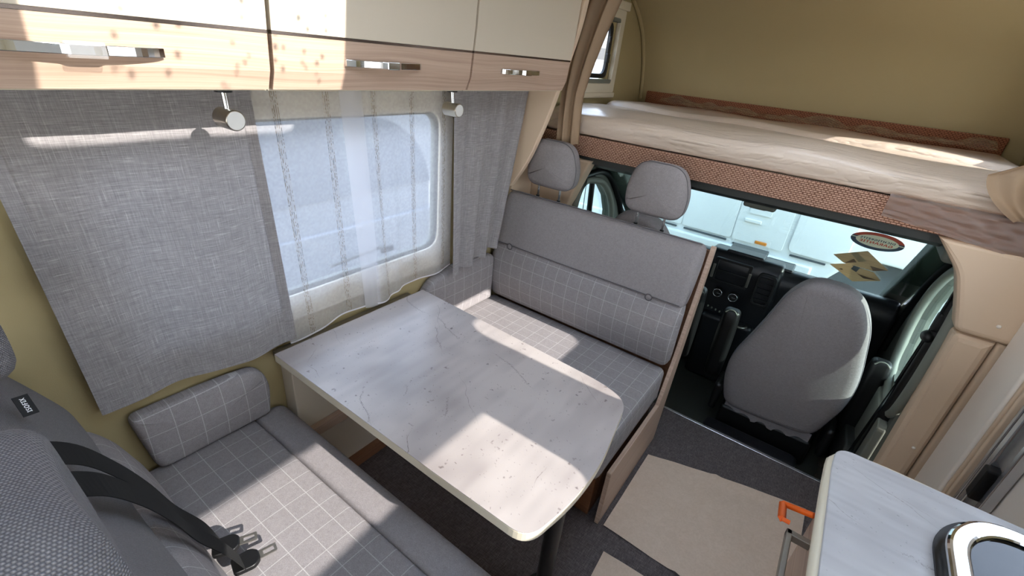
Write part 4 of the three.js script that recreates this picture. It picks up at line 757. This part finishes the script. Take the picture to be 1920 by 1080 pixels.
// stickers on the windscreen
const wsU = V(0.6, -0.45, 0).normalize(), wsN = V(-0.6 * 0.75, -0.6, 0).normalize();
function onScreen(x, z) { return V(x, 1.12 - (x - 2.5) * 0.75, z).addScaledVector(wsN, 0.0035); }
{
  const c = document.createElement('canvas'); c.width = 512; c.height = 320; const g = c.getContext('2d');
  g.fillStyle = '#24364f'; g.fillRect(0, 0, 512, 320);
  g.fillStyle = '#c2401f'; g.fillRect(0, 0, 512, 118); g.fillStyle = '#e9e2c8'; g.beginPath(); g.ellipse(256, 160, 205, 108, 0, 0, 7); g.fill(); g.fillRect(0, 140, 512, 14);
  g.fillStyle = '#1d2a3e'; g.font = 'bold 50px sans-serif'; g.textAlign = 'center'; g.fillText('DICHTIGKEITS', 256, 150, 340); g.fillStyle = '#c8401c'; g.font = 'bold 66px sans-serif'; g.fillText('GARANTIE', 256, 212, 330);
  const tx = new THREE.CanvasTexture(c); tx.colorSpace = THREE.SRGBColorSpace;
  const m = new THREE.CylinderGeometry(1, 1, 1, 48), t = thing('oval_sticker', 'oval red and blue sticker seen from behind on the windscreen', 'sticker');
  // print faces outwards, so from inside it reads mirrored; both faces carry it
  const pos = [], uv = [], idx = [], C = onScreen(2.575, 1.585), e = 48; pos.push(C.x, C.y, C.z); uv.push(0.5, 0.5);
  for (let i = 0; i <= e; i++) { const a = i / e * 2 * Math.PI, p = C.clone().addScaledVector(wsU, 0.095 * Math.sin(a)).add(V(0, 0, 0.1 * Math.cos(a))); pos.push(p.x, p.y, p.z); uv.push(0.5 - 0.5 * Math.cos(a), 0.5 - 0.5 * Math.sin(a)); }
  for (let i = 1; i <= e; i++) idx.push(0, i, i + 1);
  const q = new THREE.BufferGeometry(); q.setAttribute('position', new THREE.Float32BufferAttribute(pos, 3)); q.setAttribute('uv', new THREE.Float32BufferAttribute(uv, 2)); q.setIndex(idx); q.computeVertexNormals();
  mesh('print', q, phy({ map: tx, roughness: 1, transmission: 0.35, thickness: 0, side: THREE.DoubleSide }), t);
}
{ // two cut-out diamond pieces with timber print
  const t = thing('diamond_sticker', 'timber-print sticker of two overlapping diamonds on the windscreen', 'sticker');
  const quad = (p, mat, lift, name) => { const P = p.map(([x, z]) => onScreen(x, z).addScaledVector(wsN, lift)), g = new THREE.BufferGeometry(); g.setAttribute('position', new THREE.Float32BufferAttribute(P.flatMap((q) => [q.x, q.y, q.z]), 3)); g.setAttribute('uv', new THREE.Float32BufferAttribute(p.flatMap(([x, z]) => [z, x]), 2)); const id = []; for (let i = 1; i < p.length - 1; i++) id.push(0, i, i + 1); g.setIndex(id); g.computeVertexNormals(); return mesh(name, g, mat, t); };
  const pm = (o) => phy({ roughness: 1, transmission: 0.4, thickness: 0, side: THREE.DoubleSide, ...o });
  const tm = pm({ map: woodMap, color: 0xf0e2b8 }), dk = pm({ color: 0x7a5c40 }), bl = pm({ color: 0x5a6873 }), md = pm({ color: 0xa08c66 });
  quad([[2.789, 1.458], [2.671, 1.577], [2.811, 1.699], [2.857, 1.65], [2.851, 1.517]], tm, 0.001, 'diamond'); quad([[2.905, 1.465], [2.848, 1.531], [2.867, 1.655], [2.941, 1.706], [3.04, 1.603]], tm, 0.002, 'diamond');
  quad([[2.85, 1.519], [2.777, 1.547], [2.808, 1.566]], dk, 0.003, 'dark_facet'); quad([[2.805, 1.622], [2.811, 1.695], [2.852, 1.648]], dk, 0.003, 'dark_facet'); quad([[2.929, 1.598], [2.941, 1.7], [2.964, 1.636]], dk, 0.003, 'dark_facet'); quad([[2.935, 1.509], [2.914, 1.526], [2.931, 1.533]], dk, 0.003, 'dark_facet');
  quad([[2.894, 1.561], [2.849, 1.564], [2.854, 1.594], [2.914, 1.59]], bl, 0.003, 'blue_facet'); quad([[2.731, 1.524], [2.706, 1.543], [2.771, 1.599], [2.797, 1.572]], md, 0.003, 'shaded_facet');
}

// ---------------------------------------------------------------- kitchen
{
  const t = thing('kitchen_cabinet', 'wooden kitchen cabinet with a steel bar handle by the aisle', 'cabinet');
  mesh('body', box(-0.6, 1.08, 0.002, 0.884, 1.6, ZR - 0.03, 0.004), M.woodBrown, t);
  mesh('drawer_front', box(0.3, 1.078, 0.5, 0.872, 1.58, 1.599, 0.004), M.wood, t); mesh('door', box(0.3, 1.078, 0.06, 0.494, 1.58, 1.599, 0.004), M.wood, t);
  const h = mesh('handle', merge([box(0.62, 0.985, 0.735, 0.755, 1.53, 1.542, 0.002), box(0.97, 0.985, 0.735, 0.755, 1.53, 1.582, 0.002), box(0.62, 0.635, 0.735, 0.755, 1.53, 1.582, 0.002)]), M.steel, t);
  const w = tag(mesh('worktop', slab(roundPoly([[-0.6, 1.556], [1.05, 1.556, 0.02], [1.13, 1.562, 0.08], [1.128, 1.66, 0.05], [1.125, ZR - 0.002], [-0.6, ZR - 0.002]], 8), 0.888, 0.92, 'y', [], 0.003), M.stone), 'streaked grey kitchen worktop with a rounded corner', 'worktop');
  mesh('edge_band', tube([[-0.59, 0.904, 1.5575], [1.04, 0.904, 1.5575], [1.09, 0.904, 1.562], [1.118, 0.904, 1.585], [1.13, 0.904, 1.64], [1.1265, 0.904, 1.8], [1.1245, 0.904, 2.05]].map((p) => p), 0.0125, 90, 8), M.creamEdge, w);
}
{
  const t = thing('sink_unit', 'chrome-rimmed sink unit with black glass lid in the worktop', 'sink');
  const o = roundPoly([[0.35, 1.73, 0.04], [0.98, 1.735, 0.1], [1.065, 1.8, 0.05], [1.07, 1.98, 0.06], [0.35, 2.0, 0.04]], 8);
  const inn = roundPoly([[0.39, 1.765, 0.03], [0.965, 1.77, 0.07], [1.03, 1.82, 0.05], [1.032, 1.95, 0.05], [0.39, 1.965, 0.03]], 8);
  mesh('rim', slab(o, 0.921, 0.95, 'y', [inn.slice().reverse()], 0.008), M.chrome, t);
  mesh('seal', slab(roundPoly([[0.34, 1.72, 0.04], [0.985, 1.725, 0.1], [1.075, 1.795, 0.05], [1.08, 1.99, 0.06], [0.34, 2.01, 0.04]], 8), 0.9205, 0.926, 'y'), M.black, t);
  mesh('lid', slab(inn, 0.927, 0.941, 'y'), M.glassBlack, t);
  mesh('lid_knob', box(0.98, 1.02, 0.941, 0.953, 1.86, 1.92, 0.005), M.black, t);
}
{
  const t = thing('orange_strap', 'bright orange plastic loop hanging at the end of the cabinet handle', 'strap');
  const P = [[1.075, 0.735, 1.515], [1.0, 0.757, 1.515], [1.055, 0.762, 1.575]];
  mesh('loop', merge([boxUV(rod(P[0], P[1], 0.009, 4)), boxUV(rod(P[0], P[2], 0.009, 4)), boxUV(rod(P[1], [1.0, 0.757, 1.532], 0.007, 4))]), M.orange, t);
}
// ---------------------------------------------------------------- paper on the floor
function paper(label, corners, crease) {
  const [a, b, c, d] = corners, fn = (s, t) => { const x = (a[0] * (1 - s) + b[0] * s) * (1 - t) + (d[0] * (1 - s) + c[0] * s) * t, z = (a[1] * (1 - s) + b[1] * s) * (1 - t) + (d[1] * (1 - s) + c[1] * s) * t;
    return [x + 0.004 * Math.sin(t * 31 + s * 3), 0.004 + 0.004 * Math.abs(Math.sin(s * 7 + 1)) * Math.abs(Math.sin(t * 5)) + 0.007 * Math.exp(-(((s - crease) / 0.02) ** 2)) + 0.01 * Math.exp(-((t / 0.06) ** 2)) * Math.abs(Math.sin(s * 3)), z + 0.003 * Math.sin(s * 27)]; };
  const g = sheet(fn, 60, 40, 0.6, 0.6); tag(mesh('paper_sheet', g, M.paper), label, 'paper', 'brown paper on the floor');
}
paper('large creased brown paper sheet on the dark aisle floor', [[1.79, 1.06], [1.96, 1.72], [1.28, 1.72], [1.3, 1.06]], 0.45);
paper('smaller brown paper sheet at the bottom of the picture by the rear bench', [[1.2, 1.11], [1.2, 1.56], [0.6, 1.56], [0.62, 1.14]], 0.6);

renderer.render(scene, camera);
